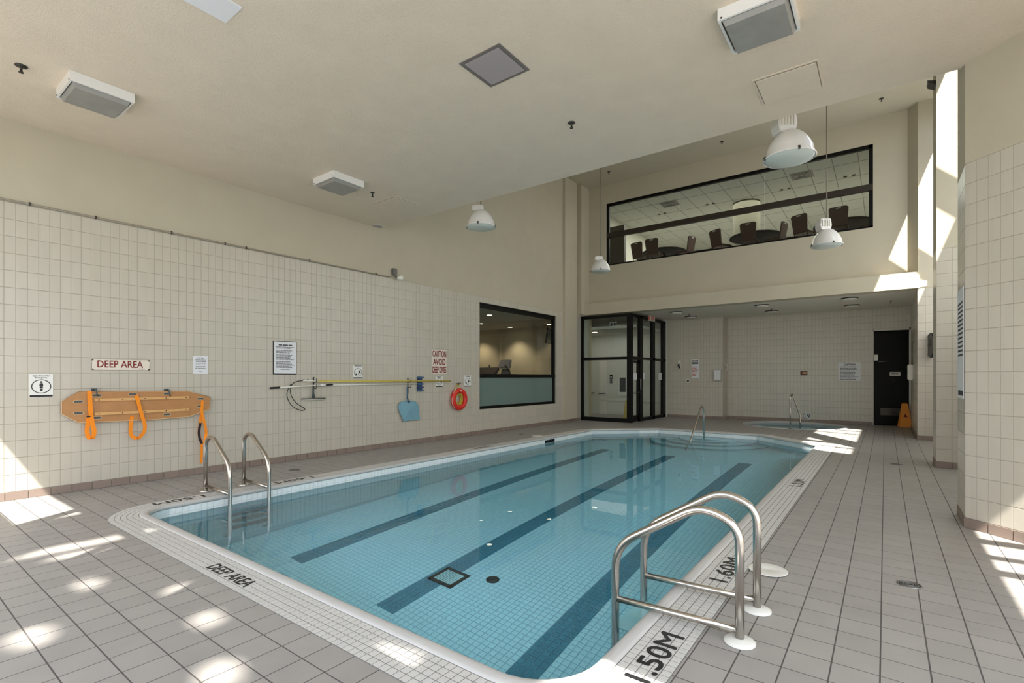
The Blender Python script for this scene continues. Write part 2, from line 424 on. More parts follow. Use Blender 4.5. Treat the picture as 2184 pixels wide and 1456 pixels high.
# upper back wall with the party room window, fascia beam, lower ceiling
b = MB(); b.box(-8.73, YU, 3.9, UW[0], YU + .2, CH); b.box(UW[2], YU, 3.9, .62, YU + .2, CH)
b.box(UW[0], YU, 3.9, UW[2], YU + .2, UW[1]); b.box(UW[0], YU, UW[3], UW[2], YU + .2, CH)
struct(b.build('wall_back_upper', 'plaster'), 'upper cream back wall around the long interior window', 'wall')
b = MB(); b.box(-8.73, YF, 3.64, .66, YU + .05, 4.03)
struct(b.build('trim_3', 'plaster'), 'cream fascia beam with ledge below the upper wall', 'beam')
b = MB(); b.box(-11.2, YF + .02, 3.66, .8, 20.6, 3.8)
struct(b.build('ceiling_back', 'plain_white'), 'pale lowered ceiling over the hot tub corner', 'ceiling')

# back wall (tiled), with the door recess
DX0, DX1, DZ = -.31, .6, 2.97
b = MB(); b.box(-11.2, YB1 + .004, 0, -4.66, YB1 + .2, 3.66); b.box(-4.62 - .2, YB1 + .004, 0, -4.624, YB2 + .2, 3.66)
b.box(-4.7, YB2 + .004, 0, DX0, YB2 + .2, 3.66); b.box(DX0, YB2 + .004, DZ, DX1 + .2, YB2 + .2, 3.66)
wall_back = struct(b.build('wall_back', 'wall_grout'), 'tiled back wall behind the hot tub and the vestibule', 'wall')
q = grid((0, YB2 + .004, 0), X, Z, steps(-4.62, .62, 0, .1035), ROWS + [3.66], [(DX0, 0, DX1 + .1, DZ)])
q += grid((0, YB1 + .004, 0), X, Z, steps(-6.62, -4.62, 0, .1035), ROWS + [3.66])
tiles(wall_back, 'wall_tile', q, -Y, .004, 'wall_tile', 300, gap=.004)
tiles(wall_back, 'wall_tile', grid((-4.624, 0, 0), Y, Z, [YB1, YB1 + .3, YB2], ROWS + [3.66]), X, .004, 'wall_tile', 300, gap=.004)
tiles(wall_back, 'base_tile', grid((0, YB2 + .004, 0), X, Z, steps(-4.62, DX0, 0, .2075), [0, .1]) + grid((0, YB1 + .004, 0), X, Z, steps(-6.62, -4.62, 0, .2075), [0, .1]), -Y, .012, 'base_tile', 60, gap=.005)

# right side: angled tiled wall, columns, far pier, outer shell
u_d = Vector((.73, -.684, 0)).normalized(); n_d = Vector((-u_d.y, u_d.x, 0)) * -1
if n_d.y > 0: n_d = -n_d
P0 = Vector((.644, 6.72, 0)); P1 = P0 + u_d * 3.1
b = MB(); b.prism([(P0.x, P0.y), (P1.x, P1.y), (P1.x + .2, P1.y + .2), (1.0, 7.05), (1.0, 7.36), (.644, 7.36)], (0, 0, 0), X, Y, Z, 3.63)
wall_right = struct(b.build('wall_right', 'wall_grout'), 'angled tiled wall and column at the right edge', 'wall')
b = MB(); b.prism([(P0.x - .004, P0.y), (P1.x, P1.y), (P1.x + .2, P1.y + .2), (1.0, 7.05), (1.0, 7.36), (.64, 7.36)], (0, 0, 3.63), X, Y, Z, CL - 3.63)
b.box(.64, 6.8, CL, 1.0, 7.36, CH); b.build('plaster_top', 'plaster', wall_right)
tiles(wall_right, 'wall_tile', grid(P0, u_d, Z, steps(0, 3.1, 0, .1035), ROWS), n_d, .004, 'wall_tile', 300, gap=.0045)
tiles(wall_right, 'base_tile', grid(P0, u_d, Z, steps(0, 3.1, 0, .2075), [0, .1]), n_d, .012, 'base_tile', 40, gap=.005)
tiles(wall_right, 'wall_tile', grid((.644, 0, 0), Y, Z, [6.72, 6.93, 7.14, 7.36], ROWS), -X, .004, 'wall_tile', 80, gap=.0045)
tiles(wall_right, 'base_tile', grid((.644, 0, 0), Y, Z, [6.71, 7.03, 7.36], [0, .1]), -X, .012, 'base_tile', 40, gap=.005)
def column(x0, x1, y0, y1, label, us):
    b = MB(); b.box(x0 + .004, y0 + .004, 0, x1, y1, 3.63); o = struct(b.build('column', 'wall_grout'), label, 'column')
    b = MB(); b.box(x0, y0, 3.63, x1, y1, CH); b.build('plaster_top', 'plaster', o)
    tiles(o, 'wall_tile', grid((0, y0 + .004, 0), X, Z, us, ROWS), -Y, .004, 'wall_tile', 60, gap=.0045)
    tiles(o, 'wall_tile', grid((x0 + .004, 0, 0), Y, Z, [y0, (y0 + y1) / 2, y1], ROWS), -X, .004, 'wall_tile', 60, gap=.0045)
    tiles(o, 'base_tile', grid((0, y0 + .004, 0), X, Z, us, [0, .1]), -Y, .012, 'base_tile', 20, gap=.004)
    tiles(o, 'base_tile', grid((x0 + .004, 0, 0), Y, Z, [y0, (y0 + y1) / 2, y1], [0, .1]), -X, .012, 'base_tile', 20, gap=.004)
    return o
column(.68, 1.0, 10.9, 11.58, 'tiled column standing between the angled wall and the clock pier', [.68, .88, 1.0])
column(.62, .92, 15.46, 16.1, 'far tiled pier carrying the round wall clock', [.62, .77, .92])
b = MB(); b.box(.624, 16.1, 0, .8, 20.6, 3.66)
wall_alcove = struct(b.build('wall_alcove', 'wall_grout'), 'side wall running from the far pier to the black door', 'wall')
tiles(wall_alcove, 'wall_tile', grid((.624, 0, 0), Y, Z, steps(16.1, YB2, 16.1, .2), ROWS + [3.66]), -X, .004, 'wall_tile', 60)
tiles(wall_alcove, 'base_tile', grid((.624, 0, 0), Y, Z, steps(16.1, YB2, 16.1, .4), [0, .1]), -X, .012, 'base_tile', 20)
b = MB(); b.prism([(.43, YU + .02), (.63, YF + .02), (.63, YU + .02)], (0, 0, 4.03), X, Y, Z, CH - 4.03)
struct(b.build('trim_4', 'plaster'), 'narrow cream return between upper wall and far pier', 'return')
b = MB(); b.box(2.42, 6.6, 0, 2.62, 16.2, 6.7); b.box(.9, 16.1, 0, 2.62, 16.3, 8.2); b.box(1.0, 6.62, 0, 2.62, 6.8, 8.2)
struct(b.build('wall_outer', 'plain_white'), 'outer wall hidden behind the right columns', 'wall')
b = MB(); b.box(.76, 6.8, -.2, 2.62, 16.3, -.0005); b.build('strip', 'deck_tile').name = 'floor_side'
struct(bpy.data.objects['floor_side'], 'floor strip behind the right columns', 'floor')

# near wall with windows, and the bay at the right (all behind the camera)
b = MB(); zb, zt = .15, 4.58
b.box(-8.73, YN - .05, 0, 3.1, YN, zb); b.box(-8.73, YN - .05, zt, 3.1, YN, CL + .2)
for x0, x1 in ((-8.73, -8.4), (-5.76, -5.6), (2.6, 3.1)): b.box(x0, YN - .05, zb, x1, YN, zt)
b.box(-8.4, YN - .04, 3.36, -5.76, YN, 3.6)
for x in (-4.0, -2.4, -.8, .8): b.box(x - .03, -1.12, zb, x + .03, YN - .02, zt)
struct(b.build('wall_near', 'plain_white'), 'window wall behind the camera', 'wall')
b = MB(); b.box(2.9, -1.2, 0, 3.1, 4.7, zb); b.box(2.9, -1.2, zt, 3.1, 4.7, CL + .02)
for y in (-.1, 1.4, 2.9, 4.5): b.box(2.92, y - .03, zb, 3.0, y + .03, zt)
struct(b.build('wall_bay', 'plain_white'), 'glazed bay wall right of the camera', 'wall')

# ------------------------------------------------------------------ pool outline
def rounded(poly, seg=9):
    """closed CCW outline of (x,y,r) -> list of (point, outward normal)"""
    out = []; n = len(poly)
    for i in range(n):
        p = Vector(poly[i][:2]); a = Vector(poly[i - 1][:2]); c = Vector(poly[(i + 1) % n][:2]); r = poly[i][2]
        d1 = (p - a).normalized(); d2 = (c - p).normalized(); n1 = Vector((d1.y, -d1.x)); n2 = Vector((d2.y, -d2.x))
        ang = math.atan2(d1.x * d2.y - d1.y * d2.x, d1.dot(d2)); t = r * math.tan(ang / 2)
        cen = p - d1 * t - n1 * r
        for k in range(seg + 1):
            q = ang * k / seg; nn = Vector((n1.x * math.cos(q) - n1.y * math.sin(q), n1.x * math.sin(q) + n1.y * math.cos(q)))
            out.append((cen + nn * r, nn))
    return out
PX0, PX1, PY0, PY1 = -6.66, -1.21, 2.0, 14.13
OUT = rounded([(PX0, PY0, .3), (PX1, PY0, .36), (PX1, 12.75, .06), (-2.63, PY1, .06), (-5.24, PY1, .06), (PX0, 12.75, .06)])
def offs(o, z): return [Vector((p.x + n.x * o, p.y + n.y * o, z)) for p, n in OUT]
WZ = -.12
fz = lambda y: -1.9 + .05 * y
pool = struct(MB().build('pool_basin', 'pool_grout'), 'tiled swimming pool basin with three dark lane lines', 'pool')
def ringmesh(profile, name, m, parent, smooth=True):
    rings = [offs(o, z) for o, z in profile]; k = len(OUT); mb = MB()
    mb.v = [tuple(p) for rg in rings for p in rg]
    for i in range(len(rings) - 1):
        for j in range(k):
            mb.f.append((i * k + j, i * k + (j + 1) % k, (i + 1) * k + (j + 1) % k, (i + 1) * k + j)); mb.sm.append(smooth)
    return mb.build(name, m, parent)
ringmesh([(.35, -.05), (.35, .004), (.06, .004)], 'coping_bed', 'mosaic_grout', pool, False)
ringmesh([(.087, .003), (.084, .011), (.066, .017), (.045, .02), (.02, .019), (.005, .012), (0, 0), (0, -.03), (.02, -.03)], 'coping_edge', 'bullnose', pool)
# mosaic: five rows of small tiles outside the rounded edge
cells = []; ss = []
k = len(OUT)
for i in range(k):
    a, na = OUT[i]; c, nc = OUT[(i + 1) % k]
    mid = ((c + nc * .2) - (a + na * .2)).length; m_ = max(1, round(mid / .052))
    for j in range(m_):
        f0, f1 = j / m_, (j + 1) / m_
        A0, A1 = a.lerp(c, f0), a.lerp(c, f1); N0, N1 = na.lerp(nc, f0), na.lerp(nc, f1)
        for r_ in range(5):
            o0, o1 = .09 + .052 * r_, .09 + .052 * (r_ + 1)
            cells.append([Vector((*(A0 + N0 * o0), .004)), Vector((*(A1 + N1 * o0), .004)), Vector((*(A1 + N1 * o1), .004)), Vector((*(A0 + N0 * o1), .004))])
tiles(pool, 'coping_tile', cells, Z, .0012, 'mosaic', 300, gap=.0055, bev=.0004)
# basin walls and floor
mb = MB(); top = offs(.006, -.028); k = len(top); mb.v = [tuple(p) for p in top] + [(p.x, p.y, fz(p.y) - .01) for p in top]
mb.f = [(j, (j + 1) % k, k + (j + 1) % k, k + j) for j in range(k)] + [tuple(range(k, 2 * k))]; mb.sm = [False] * len(mb.f)
mb.build('basin_shell', 'pool_grout', pool)
wt = []; pw = .068
def wallrun(a, c, zlo):
    a, c = Vector(a), Vector(c); L_ = (c - a).length; n_ = round(L_ / pw); u = (c - a).normalized()
    zs = [-.03 - pw * i for i in range(int((-.03 - zlo) / pw) + 1)][::-1]
    return grid((a.x, a.y, 0), Vector((u.x, u.y, 0)), Z, [L_ * i / n_ for i in range(n_ + 1)], zs)
tiles(pool, 'pool_tile', wallrun((PX0 - .005, 2.28), (PX0 - .005, 12.72), -1.55), X, .003, 'pool_tile', 300, gap=.004)
tiles(pool, 'pool_tile', wallrun((-5.2, PY1 + .005), (-2.67, PY1 + .005), -1.2), -Y, .003, 'pool_tile', 0, gap=.004)
d_ = Vector((.7, -.72, 0)).normalized()
tiles(pool, 'pool_tile', wallrun((-2.6, PY1 - .02), (-1.23, 12.79), -1.2), Vector((-.72, -.7, 0)), .003, 'pool_tile', 0, gap=.004)
tiles(pool, 'pool_tile', wallrun((-6.64, 12.79), (-5.27, PY1 - .02), -1.2), Vector((.72, -.7, 0)), .003, 'pool_tile', 0, gap=.004)
fp = .0645; lane = []; field = []
nv = Vector((0, -.05, 1)).normalized()
i0 = math.floor((PX0 + 5.73) / fp)
for i in range(i0, i0 + 87):
    x0 = -5.73 + i * fp; x1 = x0 + fp
    if x1 > PX1 + .01 or x0 < PX0 - .01: continue
    isl = i in (0, 1, 2, 3, 25, 26, 27, 28, 50, 51, 52, 53)
    y = PY0
    while y < PY1:
        y1 = y + fp; q = [Vector((x0, y, fz(y))), Vector((x1, y, fz(y))), Vector((x1, y1, fz(y1))), Vector((x0, y1, fz(y1)))]
        (lane if isl and 3.2 < y < 11.42 else field).append(q); y = y1
tiles(pool, 'lane_line_tile', lane, nv, .003, 'lane_tile', 150, gap=.004)
tiles(pool, 'floor_tile', field, nv, .003, 'pool_tile', 300, gap=.003)
# entry steps at the far end
for r_, z_ in ((1.55, -1.0), (1.15, -.78), (.77, -.56), (.42, -.34)):
    arc = [(-3.85 + r_ * math.cos(math.pi + math.pi * i / 28), 14.13 + r_ * math.sin(math.pi + math.pi * i / 28)) for i in range(29)]
    b = MB(); b.prism(arc, (0, 0, -1.35), X, Y, Z, z_ + 1.35); st = b.build('pool_step', 'pool_tile', pool)
    b = MB(); b.tube([(x, y, z_) for x, y in arc], .024, 6); b.build('step_nosing', 'lane_tile', st)
wtr = MB(); pts = offs(-.001, WZ); wtr.v = [tuple(p) for p in pts]; wtr.f = [tuple(range(len(pts)))]; wtr.sm = [False]
wo = wtr.build('pool_water', 'water'); tag(wo, 'still clear teal water filling the long pool', 'water')
if wo.data.polygons[0].normal.z < 0: wo.data.flip_normals()
# markings on the coping
def mark(st, c, u, v, wd, h): text('depth_marking', st, (c[0], c[1], .006), u, v, wd, h, 'marking_black', pool, bold=.025)
mark('DEEP AREA', (-3.97, 1.765), X, Y, .62, .10)
mark('1.50M', (-.985, 2.62), Y, -X, .54, .13)
mark('1.60M', (-.985, 4.13), Y, -X, .56, .13)
mark('1.33M', (-.985, 8.1), Y, -X, .56, .13)
mark('1.50M', (-6.885, 2.47), -Y, X, .54, .13)
mark('1.60M', (-6.885, 3.95), -Y, X, .56, .13)
mark('1.33M', (-6.885, 8.2), -Y, X, .56, .13)
# skimmer mouth in the left pool wall
b = MB(); b.box(PX0 - .004, 10.28, -.115, PX0 + .004, 10.72, -.045); b.build('skimmer_mouth', 'frame_black', pool)

# ------------------------------------------------------------------ deck floor
HT = Vector((-2.3, 17.82)); HR = 1.36
hot = [(HT.x + HR * math.cos(2 * math.pi * (i + .5) / 40), HT.y + HR * math.sin(2 * math.pi * (i + .5) / 40)) for i in range(40)]
outer = [(-8.6, -1.3), (3.1, -1.3), (3.1, 6.9), (.9, 6.9), (.9, 20.8), (-11.2, 20.8), (-11.2, 15.6), (-8.6, 15.6)]
pl = [[Vector((x, y, 0)) for x, y in outer], [Vector((p.x + n.x * .2, p.y + n.y * .2, 0)) for p, n in OUT][::-1], [Vector((x, y, 0)) for x, y in hot][::-1]]
tri = geometry.tessellate_polygon(pl); flat = [p for l in pl for p in l]
mb = MB(); mb.add([(p.x, p.y, -.0007) for p in flat], [tuple(t) for t in tri])
floor = struct(mb.build('floor', 'deck_grout'), 'grey tiled pool deck', 'floor')
if floor.data.polygons[0].normal.z < 0: floor.data.flip_normals()
def inside(x, y, o):      # inside the pool outline grown by o
    if not (PX0 - o < x < PX1 + o and PY0 - o < y < PY1 + o): return False
    c45 = o * .414
    if (x - PX1) + (y - 12.75) * 1.03 > o * 1.42 and x > -2.7 - 1: 
        if (x - PX1) * 1.38 + (y - 12.75) * 1.42 > o * 1.98: return False
    if (PX0 - x) * 1.38 + (y - 12.75) * 1.42 > o * 1.98: return False
    return True
dq = []; cut = []
xs = steps(-8.53, 2.9, -.021, .206); ys = steps(-1.02, 19.3, 3.12, .206)
for i in range(len(xs) - 1):
    for j in range(len(ys) - 1):
        a, c, d, e = xs[i], xs[i + 1], ys[j], ys[j + 1]; mx, my = (a + c) / 2, (d + e) / 2
        if c - a < .02 or e - d < .02: continue
        if my > 6.9 and mx > .75: continue
        if all(inside(x, y, .31) for x in (a, c) for y in (d, e)): continue
        if any(inside(x, y, .0) for x in (a, c) for y in (d, e)): continue
        if max((Vector((x, y)) - HT).length for x in (a, c) for y in (d, e)) < HR + .06: continue
        if min((Vector((x, y)) - HT).length for x in (a, c) for y in (d, e)) < HR + .05:
            n_ = (Vector((mx, my)) - HT).normalized(); g_ = .0035; pg = [Vector(v) for v in ((a + g_, d + g_), (c - g_, d + g_), (c - g_, e - g_), (a + g_, e - g_))]; out_ = []
            for i_ in range(4):
                p_, q_ = pg[i_], pg[(i_ + 1) % 4]; dp, dq_ = (p_ - HT).dot(n_) - HR - .04, (q_ - HT).dot(n_) - HR - .04
                if dp >= 0: out_.append(p_)
                if dp * dq_ < 0: out_.append(p_.lerp(q_, dp / (dp - dq_)))
            if len(out_) > 2: cut.append(out_)
            continue
        dq.append([Vector((a, d, -.0007)), Vector((c, d, -.0007)), Vector((c, e, -.0007)), Vector((a, e, -.0007))])
tiles(floor, 'deck_tile', dq, Z, .0007, 'deck_tile', 300, gap=.0075, bev=.0002)
for pg in cut:
    b = MB(); b.prism([(v.x, v.y) for v in pg], (0, 0, -.0007), X, Y, Z, .0007); b.build('deck_tile', 'deck_tile', floor)
b = MB(); b.box(-11.2, 15.62, -.1, -8.53, 18.7, 0); struct(b.build('floor_corridor', 'deck_tile'), 'corridor floor seen through the vestibule', 'floor')

# hot tub set into the deck
tub = struct(MB().build('hot_tub', 'bullnose'), 'round sunken hot tub in front of the back wall', 'hot tub')
b = MB(); b.lathe([(HR + .09, -.02), (HR + .09, .006), (HR + .06, .014), (HR + .02, .014), (HR, .004), (HR, -.12)], (HT.x, HT.y, 0), n=40); b.build('tub_rim', 'bullnose', tub)
b = MB(); b.lathe([(HR, -.1), (HR - .01, -.45), (HR - .42, -.46), (HR - .43, -.95), (0, -.96)], (HT.x, HT.y, 0), n=40, smooth=False); b.build('tub_shell', 'pool_tile', tub)
b = MB(); b.v = [(HT.x + HR * math.cos(2 * math.pi * i / 40), HT.y + HR * math.sin(2 * math.pi * i / 40), -.05) for i in range(40)]; b.f = [tuple(range(40))]; b.sm = [False]
o = b.build('tub_water', 'water'); tag(o, 'pale still water in the round hot tub', 'water')
if o.data.polygons[0].normal.z < 0: o.data.flip_normals()

# ================================================================== THINGS
def bend(pts, rad, seg=6):          # polyline with rounded corners
    P = [Vector(p) for p in pts]; out = [P[0]]
    for i in range(1, len(P) - 1):
        a, p, c = P[i - 1], P[i], P[i + 1]; r_ = rad[i - 1] if isinstance(rad, list) else rad
        d1 = (a - p); d2 = (c - p); l = min(r_, d1.length * .48, d2.length * .48)
        A = p + d1.normalized() * l; B = p + d2.normalized() * l
        for k in range(seg + 1):
            t = k / seg; out.append(A * (1 - t) ** 2 + p * 2 * t * (1 - t) + B * t * t)
    out.append(P[-1]); return out

# ---- pool ladders
def ladder(name, label, xd, xp, y0, y1, flange):
    s = 1 if xp > xd else -1; d = abs(xp - xd)
    t = thing(name, label, 'ladder', (xd, (y0 + y1) / 2, 0), 'pool ladders')
    for y in (y0, y1):
        path = bend([(xd, y, .0), (xd, y, .66), (xd + s * d * .28, y, .74), (xd + s * d, y, .40), (xd + s * d, y, -1.25), (xd + s * (d - .12), y, -1.4)], [.22, .22, .16, .1], 7)
        b = MB(); b.tube(path, .0255, 14); r_ = b.build('rail', 'steel', t)
        b = MB(); b.tube([(xd, y, .07), (xd + s * d, y, .05)], .021, 12); b.build('brace', 'steel', r_)
        b = MB(); b.lathe([(.085, 0), (.085, .008), (.07, .018), (.03, .024), (.024, .026)], (xd, y, .002), n=20); b.build('flange', flange, t)
    for z in ((-.22, -.5, -.78, -1.06) if flange == 'steel' else (-.17, -.45, -.73, -1.01)):
        b = MB(); tw = .1 if flange == 'steel' else .19; b.box(min(xp - s * tw, xp + s * .02), y0, z - .012, max(xp - s * tw, xp + s * .02), y1, z + .012); b.build('tread', 'vent_slat' if flange == 'steel' else 'white_plastic', t, bevel=.004)
    return t
ladder('pool_ladder', 'steel pool ladder with white flanges in the right foreground', -.66, -1.42, 3.04, 3.52, 'white_plastic')
ladder('pool_ladder', 'steel pool ladder with chrome flanges below the spine board', -7.19, -6.5, 2.88, 3.37, 'steel')
t = thing('grab_rail', 'bent steel grab rail standing in the curved entry steps', 'rail', (-3.92, 13.92, -.34))
b = MB(); b.tube(bend([(-3.92, 13.92, -.34), (-3.92, 13.92, .6), (-3.92, 13.72, .76), (-3.9, 12.45, -.3), (-3.9, 12.3, -1.1)], [.12, .16, .1]), .02, 10); b.build('rail', 'steel', t)
b = MB(); b.lathe([(.05, 0), (.05, .01), (.022, .02)], (-3.92, 13.92, -.338), n=16); b.build('flange', 'steel', t)
t = thing('grab_rail', 'upright steel grab rail at the edge of the hot tub', 'rail', (-2.2, 16.38, 0))
b = MB(); b.tube(bend([(-2.2, 16.38, 0), (-2.2, 16.38, .92), (-2.17, 16.55, 1.03), (-2.02, 17.0, .35), (-2.02, 17.0, -.45)], [.1, .14, .12]), .02, 10); b.build('rail', 'steel', t)
b = MB(); b.lathe([(.06, 0), (.06, .012), (.022, .02)], (-2.2, 16.38, 0), n=16); b.build('flange', 'steel', t)
t = thing('pool_ladder', 'ladder submerged at the far right corner of the pool', 'ladder', (-1.3, 12.2, -1.2), 'pool ladders')
for y in (12.0, 12.45):
    b = MB(); b.tube([(-1.3, y, -.16), (-1.3, y, -1.2)], .02, 8); b.build('rail', 'steel', t)
for z in (-.3, -.55, -.8):
    b = MB(); b.box(-1.35, 12.0, z - .01, -1.25, 12.45, z + .01); b.build('tread', 'steel_dull', t)

# ---- drains and covers
t = thing('main_drain', 'square grated drain in the middle lane line', 'drain', (-3.9, 4.05, fz(4.05)))
b = MB(); z_ = lambda y: fz(y) + .004
fr = [(-4.07, 3.89), (-3.72, 3.89), (-3.72, 4.22), (-4.07, 4.22)]
for (x0, y0, x1, y1) in ((-4.07, 3.89, -3.72, 3.935), (-4.07, 4.175, -3.72, 4.22), (-4.07, 3.89, -4.025, 4.22), (-3.765, 3.89, -3.72, 4.22)): b.box(x0, y0, fz(4.05) - .01, x1, y1, fz(4.05) + .016)
b.build('frame', 'marking_black', t)
for i in range(9):
    b = MB(); x = -4.025 + .029 * i; b.box(x, 3.935, fz(4.05) - .01, x + .018, 4.175, fz(4.05) + .013); b.build('grate_bar', 'white_plastic', t)
b = MB(); b.lathe([(.075, .0), (.075, .012), (.0, .014)], (-3.47, 4.3, fz(4.3)), n=20)
tag(b.build('inlet_cap', 'marking_black'), 'round black cap on the pool floor beside the drain', 'cap')
def floor_drain(x, y, r_, label):
    t = thing('floor_drain', label, 'drain', (x, y, 0), 'round drains in the deck')
    b = MB(); b.lathe([(r_, 0), (r_, .004), (r_ * .86, .005), (r_ * .85, .001)], (x, y, 0), n=24); b.build('ring', 'steel_dull', t)
    b = MB(); b.lathe([(r_ * .86, 0), (r_ * .86, .002), (0, .002)], (x, y, 0), n=24); b.build('cover', 'dark_metal', t)
    for k in (.25, .45, .65):
        b = MB(); b.lathe([(r_ * k, .002), (r_ * k, .005), (r_ * (k + .1), .005), (r_ * (k + .1), .002)], (x, y, 0), n=24); b.build('grate_ring', 'grey_metal', t)
floor_drain(.14, 4.62, .075, 'round metal floor drain in the right foreground deck')
floor_drain(.16, 10.86, .09, 'round floor drain beside the second tiled column')
floor_drain(-7.65, 4.38, .09, 'dark floor drain between left wall and the pool')
floor_drain(-7.68, 10.71, .07, 'small floor drain below the gym window')
b = MB(); b.lathe([(.14, 0), (.14, .003), (.13, .0045), (.03, .005), (.025, .003), (0, .003)], (-.73, 4.3, .006), n=32)
tag(b.build('skimmer_lid', 'white_plastic'), 'round white skimmer lid on the deck behind the right ladder', 'lid')
b = MB(); b.lathe([(.14, 0), (.14, .004), (.12, .007), (0, .008)], (-7.04 - .06, 10.6, .004), n=28)
tag(b.build('skimmer_lid', 'white_plastic'), 'round white skimmer lid on the far left deck', 'lid')

# ---- low ceiling fixtures
def luminaire(x, y, label):
    t = thing('ceiling_light', label, 'light', (x, y, CL), 'surface lights on the low ceiling'); h = .275
    b = MB()
    for a in ((x - h, y - h, x + h, y - h + .02), (x - h, y + h - .02, x + h, y + h), (x - h, y - h + .02, x - h + .02, y + h - .02), (x + h - .02, y - h + .02, x + h, y + h - .02)): b.box(a[0], a[1], CL - .1, a[2], a[3], CL)
    b.box(x - h + .01, y - h + .01, CL - .02, x + h - .01, y + h - .01, CL - .001); b.build('housing', 'white_enamel', t)
    b = MB(); i = .245; j = .225
    vs = [(x - i, y - i, CL - .095), (x + i, y - i, CL - .095), (x + i, y + i, CL - .095), (x - i, y + i, CL - .095), (x - j, y - j, CL - .14), (x + j, y - j, CL - .14), (x + j, y + j, CL - .14), (x - j, y + j, CL - .14)]
    b.add(vs, [(0, 1, 2, 3), (4, 5, 6, 7), (0, 1, 5, 4), (1, 2, 6, 5), (2, 3, 7, 6), (3, 0, 4, 7)]); b.build('lens', 'lens_grey', t)
    for sx in (-1, 1):
        b = MB(); b.lathe([(.008, 0), (.008, .004), (0, .005)], (x + sx * (h - .03), y - h, CL - .085), axis=(0, -1, 0), n=8); b.build('screw', 'dark_metal', t)
luminaire(-6.93, 1.67, 'boxy white ceiling light nearest the left frame edge')
luminaire(-6.96, 4.73, 'boxy white ceiling light beside the small left hatch')
luminaire(-.87, 4.74, 'boxy white ceiling light at the top right of the photo')
def hatch(x0, y0, x1, y1, label):
    t = thing('access_hatch', label, 'hatch', ((x0 + x1) / 2, (y0 + y1) / 2, CL), 'ceiling hatches')
    b = MB(); b.box(x0 - .03, y0 - .03, CL - .006, x1 + .03, y1 + .03, CL); b.build('frame', 'ceiling_stucco', t)
    b = MB(); b.box(x0 - .008, y0 - .008, CL - .0075, x1 + .008, y1 + .008, CL - .006); b.build('joint', 'conduit_paint', t)
    b = MB(); b.box(x0, y0, CL - .016, x1, y1, CL - .0075); b.build('panel', 'ceiling_stucco', t, bevel=.003)
hatch(-7.40, 5.75, -6.81, 6.29, 'cream ceiling hatch in the left part of the low ceiling')
hatch(-1.1, 5.78, -.55, 6.31, 'cream ceiling hatch in the right part of the low ceiling')
t = thing('air_grille', 'square grey slatted grille in the middle of the low ceiling', 'grille', (-3.155, 3.94, CL))
x0, y0, x1, y1 = -3.41, 3.69, -2.9, 4.19
b = MB()
for a in ((x0, y0, x1, y0 + .035), (x0, y1 - .035, x1, y1), (x0, y0 + .035, x0 + .035, y1 - .035), (x1 - .035, y0 + .035, x1, y1 - .035)): b.box(a[0], a[1], CL - .008, a[2], a[3], CL)
b.build('frame', 'vent_grey', t)
b = MB(); b.box(x0 + .03, y0 + .03, CL - .003, x1 - .03, y1 - .03, CL - .001); b.build('backing', 'frame_brown', t)
n_ = 21
for i in range(n_):
    b = MB(); yy = y0 + .045 + (y1 - y0 - .09) * i / (n_ - 1); b.obox(((x0 + x1) / 2, yy, CL - .006), X, (0, .85, -.5), (0, .5, .85), .215, .0105, .0012); b.build('slat', 'vent_slat', t)
t = thing('air_grille', 'small grille in the corner of low ceiling and left wall', 'grille', (-8.42, 6.65, CL))
b = MB(); b.box(-8.52, 6.54, CL - .006, -8.33, 6.77, CL); b.build('frame', 'plain_white', t)
for i in range(4):
    b = MB(); b.box(-8.5, 6.565 + .05 * i, CL - .009, -8.35, 6.6 + .05 * i, CL - .006); b.build('slat', 'vent_slat', t)
b = MB(); b.box(-4.66, 1.5, CL - .012, -4.36, 2.03, CL); tag(b.build('ceiling_panel', 'paper'), 'bluish white square panel cut off by the top frame edge', 'panel')
def sprinkler(p, label, r_=.035):
    t = thing('sprinkler', label, 'sprinkler', p, 'ceiling sprinklers'); p = Vector(p)
    b = MB(); b.lathe([(r_, 0), (r_, -.008), (r_ * .4, -.012), (.010, -.02), (.010, -.05), (.014, -.055)], p, n=14); b.build('body', 'dark_metal', t)
    b = MB(); b.lathe([(.0, -.066), (.022, -.066), (.022, -.07), (0, -.07)], p, n=12); b.build('deflector', 'dark_metal', t)
    b = MB(); b.tube([(p.x + .014, p.y, p.z - .052), (p.x + .016, p.y, p.z - .062), (p.x, p.y, p.z - .068)], .003, 5); b.build('frame_arm', 'dark_metal', t)
sprinkler((-6.965, 1.085, CL), 'sprinkler head at the far left of the low ceiling', .05)
sprinkler((-6.973, 5.394, CL), 'sprinkler head between the left ceiling light and left hatch')
sprinkler((-3.093, 5.374, CL), 'sprinkler head near the middle edge of the low ceiling', .045)
for q, lb in (((-3.67, 14.77), 'sprinkler on high ceiling above the middle of the long window'), ((-7.12, 14.76), 'sprinkler on high ceiling near the left end of the long window'), ((-.07, 14.74), 'sprinkler on high ceiling near the far pier')):
    sprinkler((q[0], q[1], CH), lb, .05)
for px, py, lb in ((1470, 671, 'sprinkler under the back ceiling nearest the vestibule'), (1645, 659, 'sprinkler under the back ceiling between the disc lights'), (1900, 641, 'sprinkler under the back ceiling in front of the black door')):
    p = onz(px, py, 3.66); sprinkler(p, lb, .04)

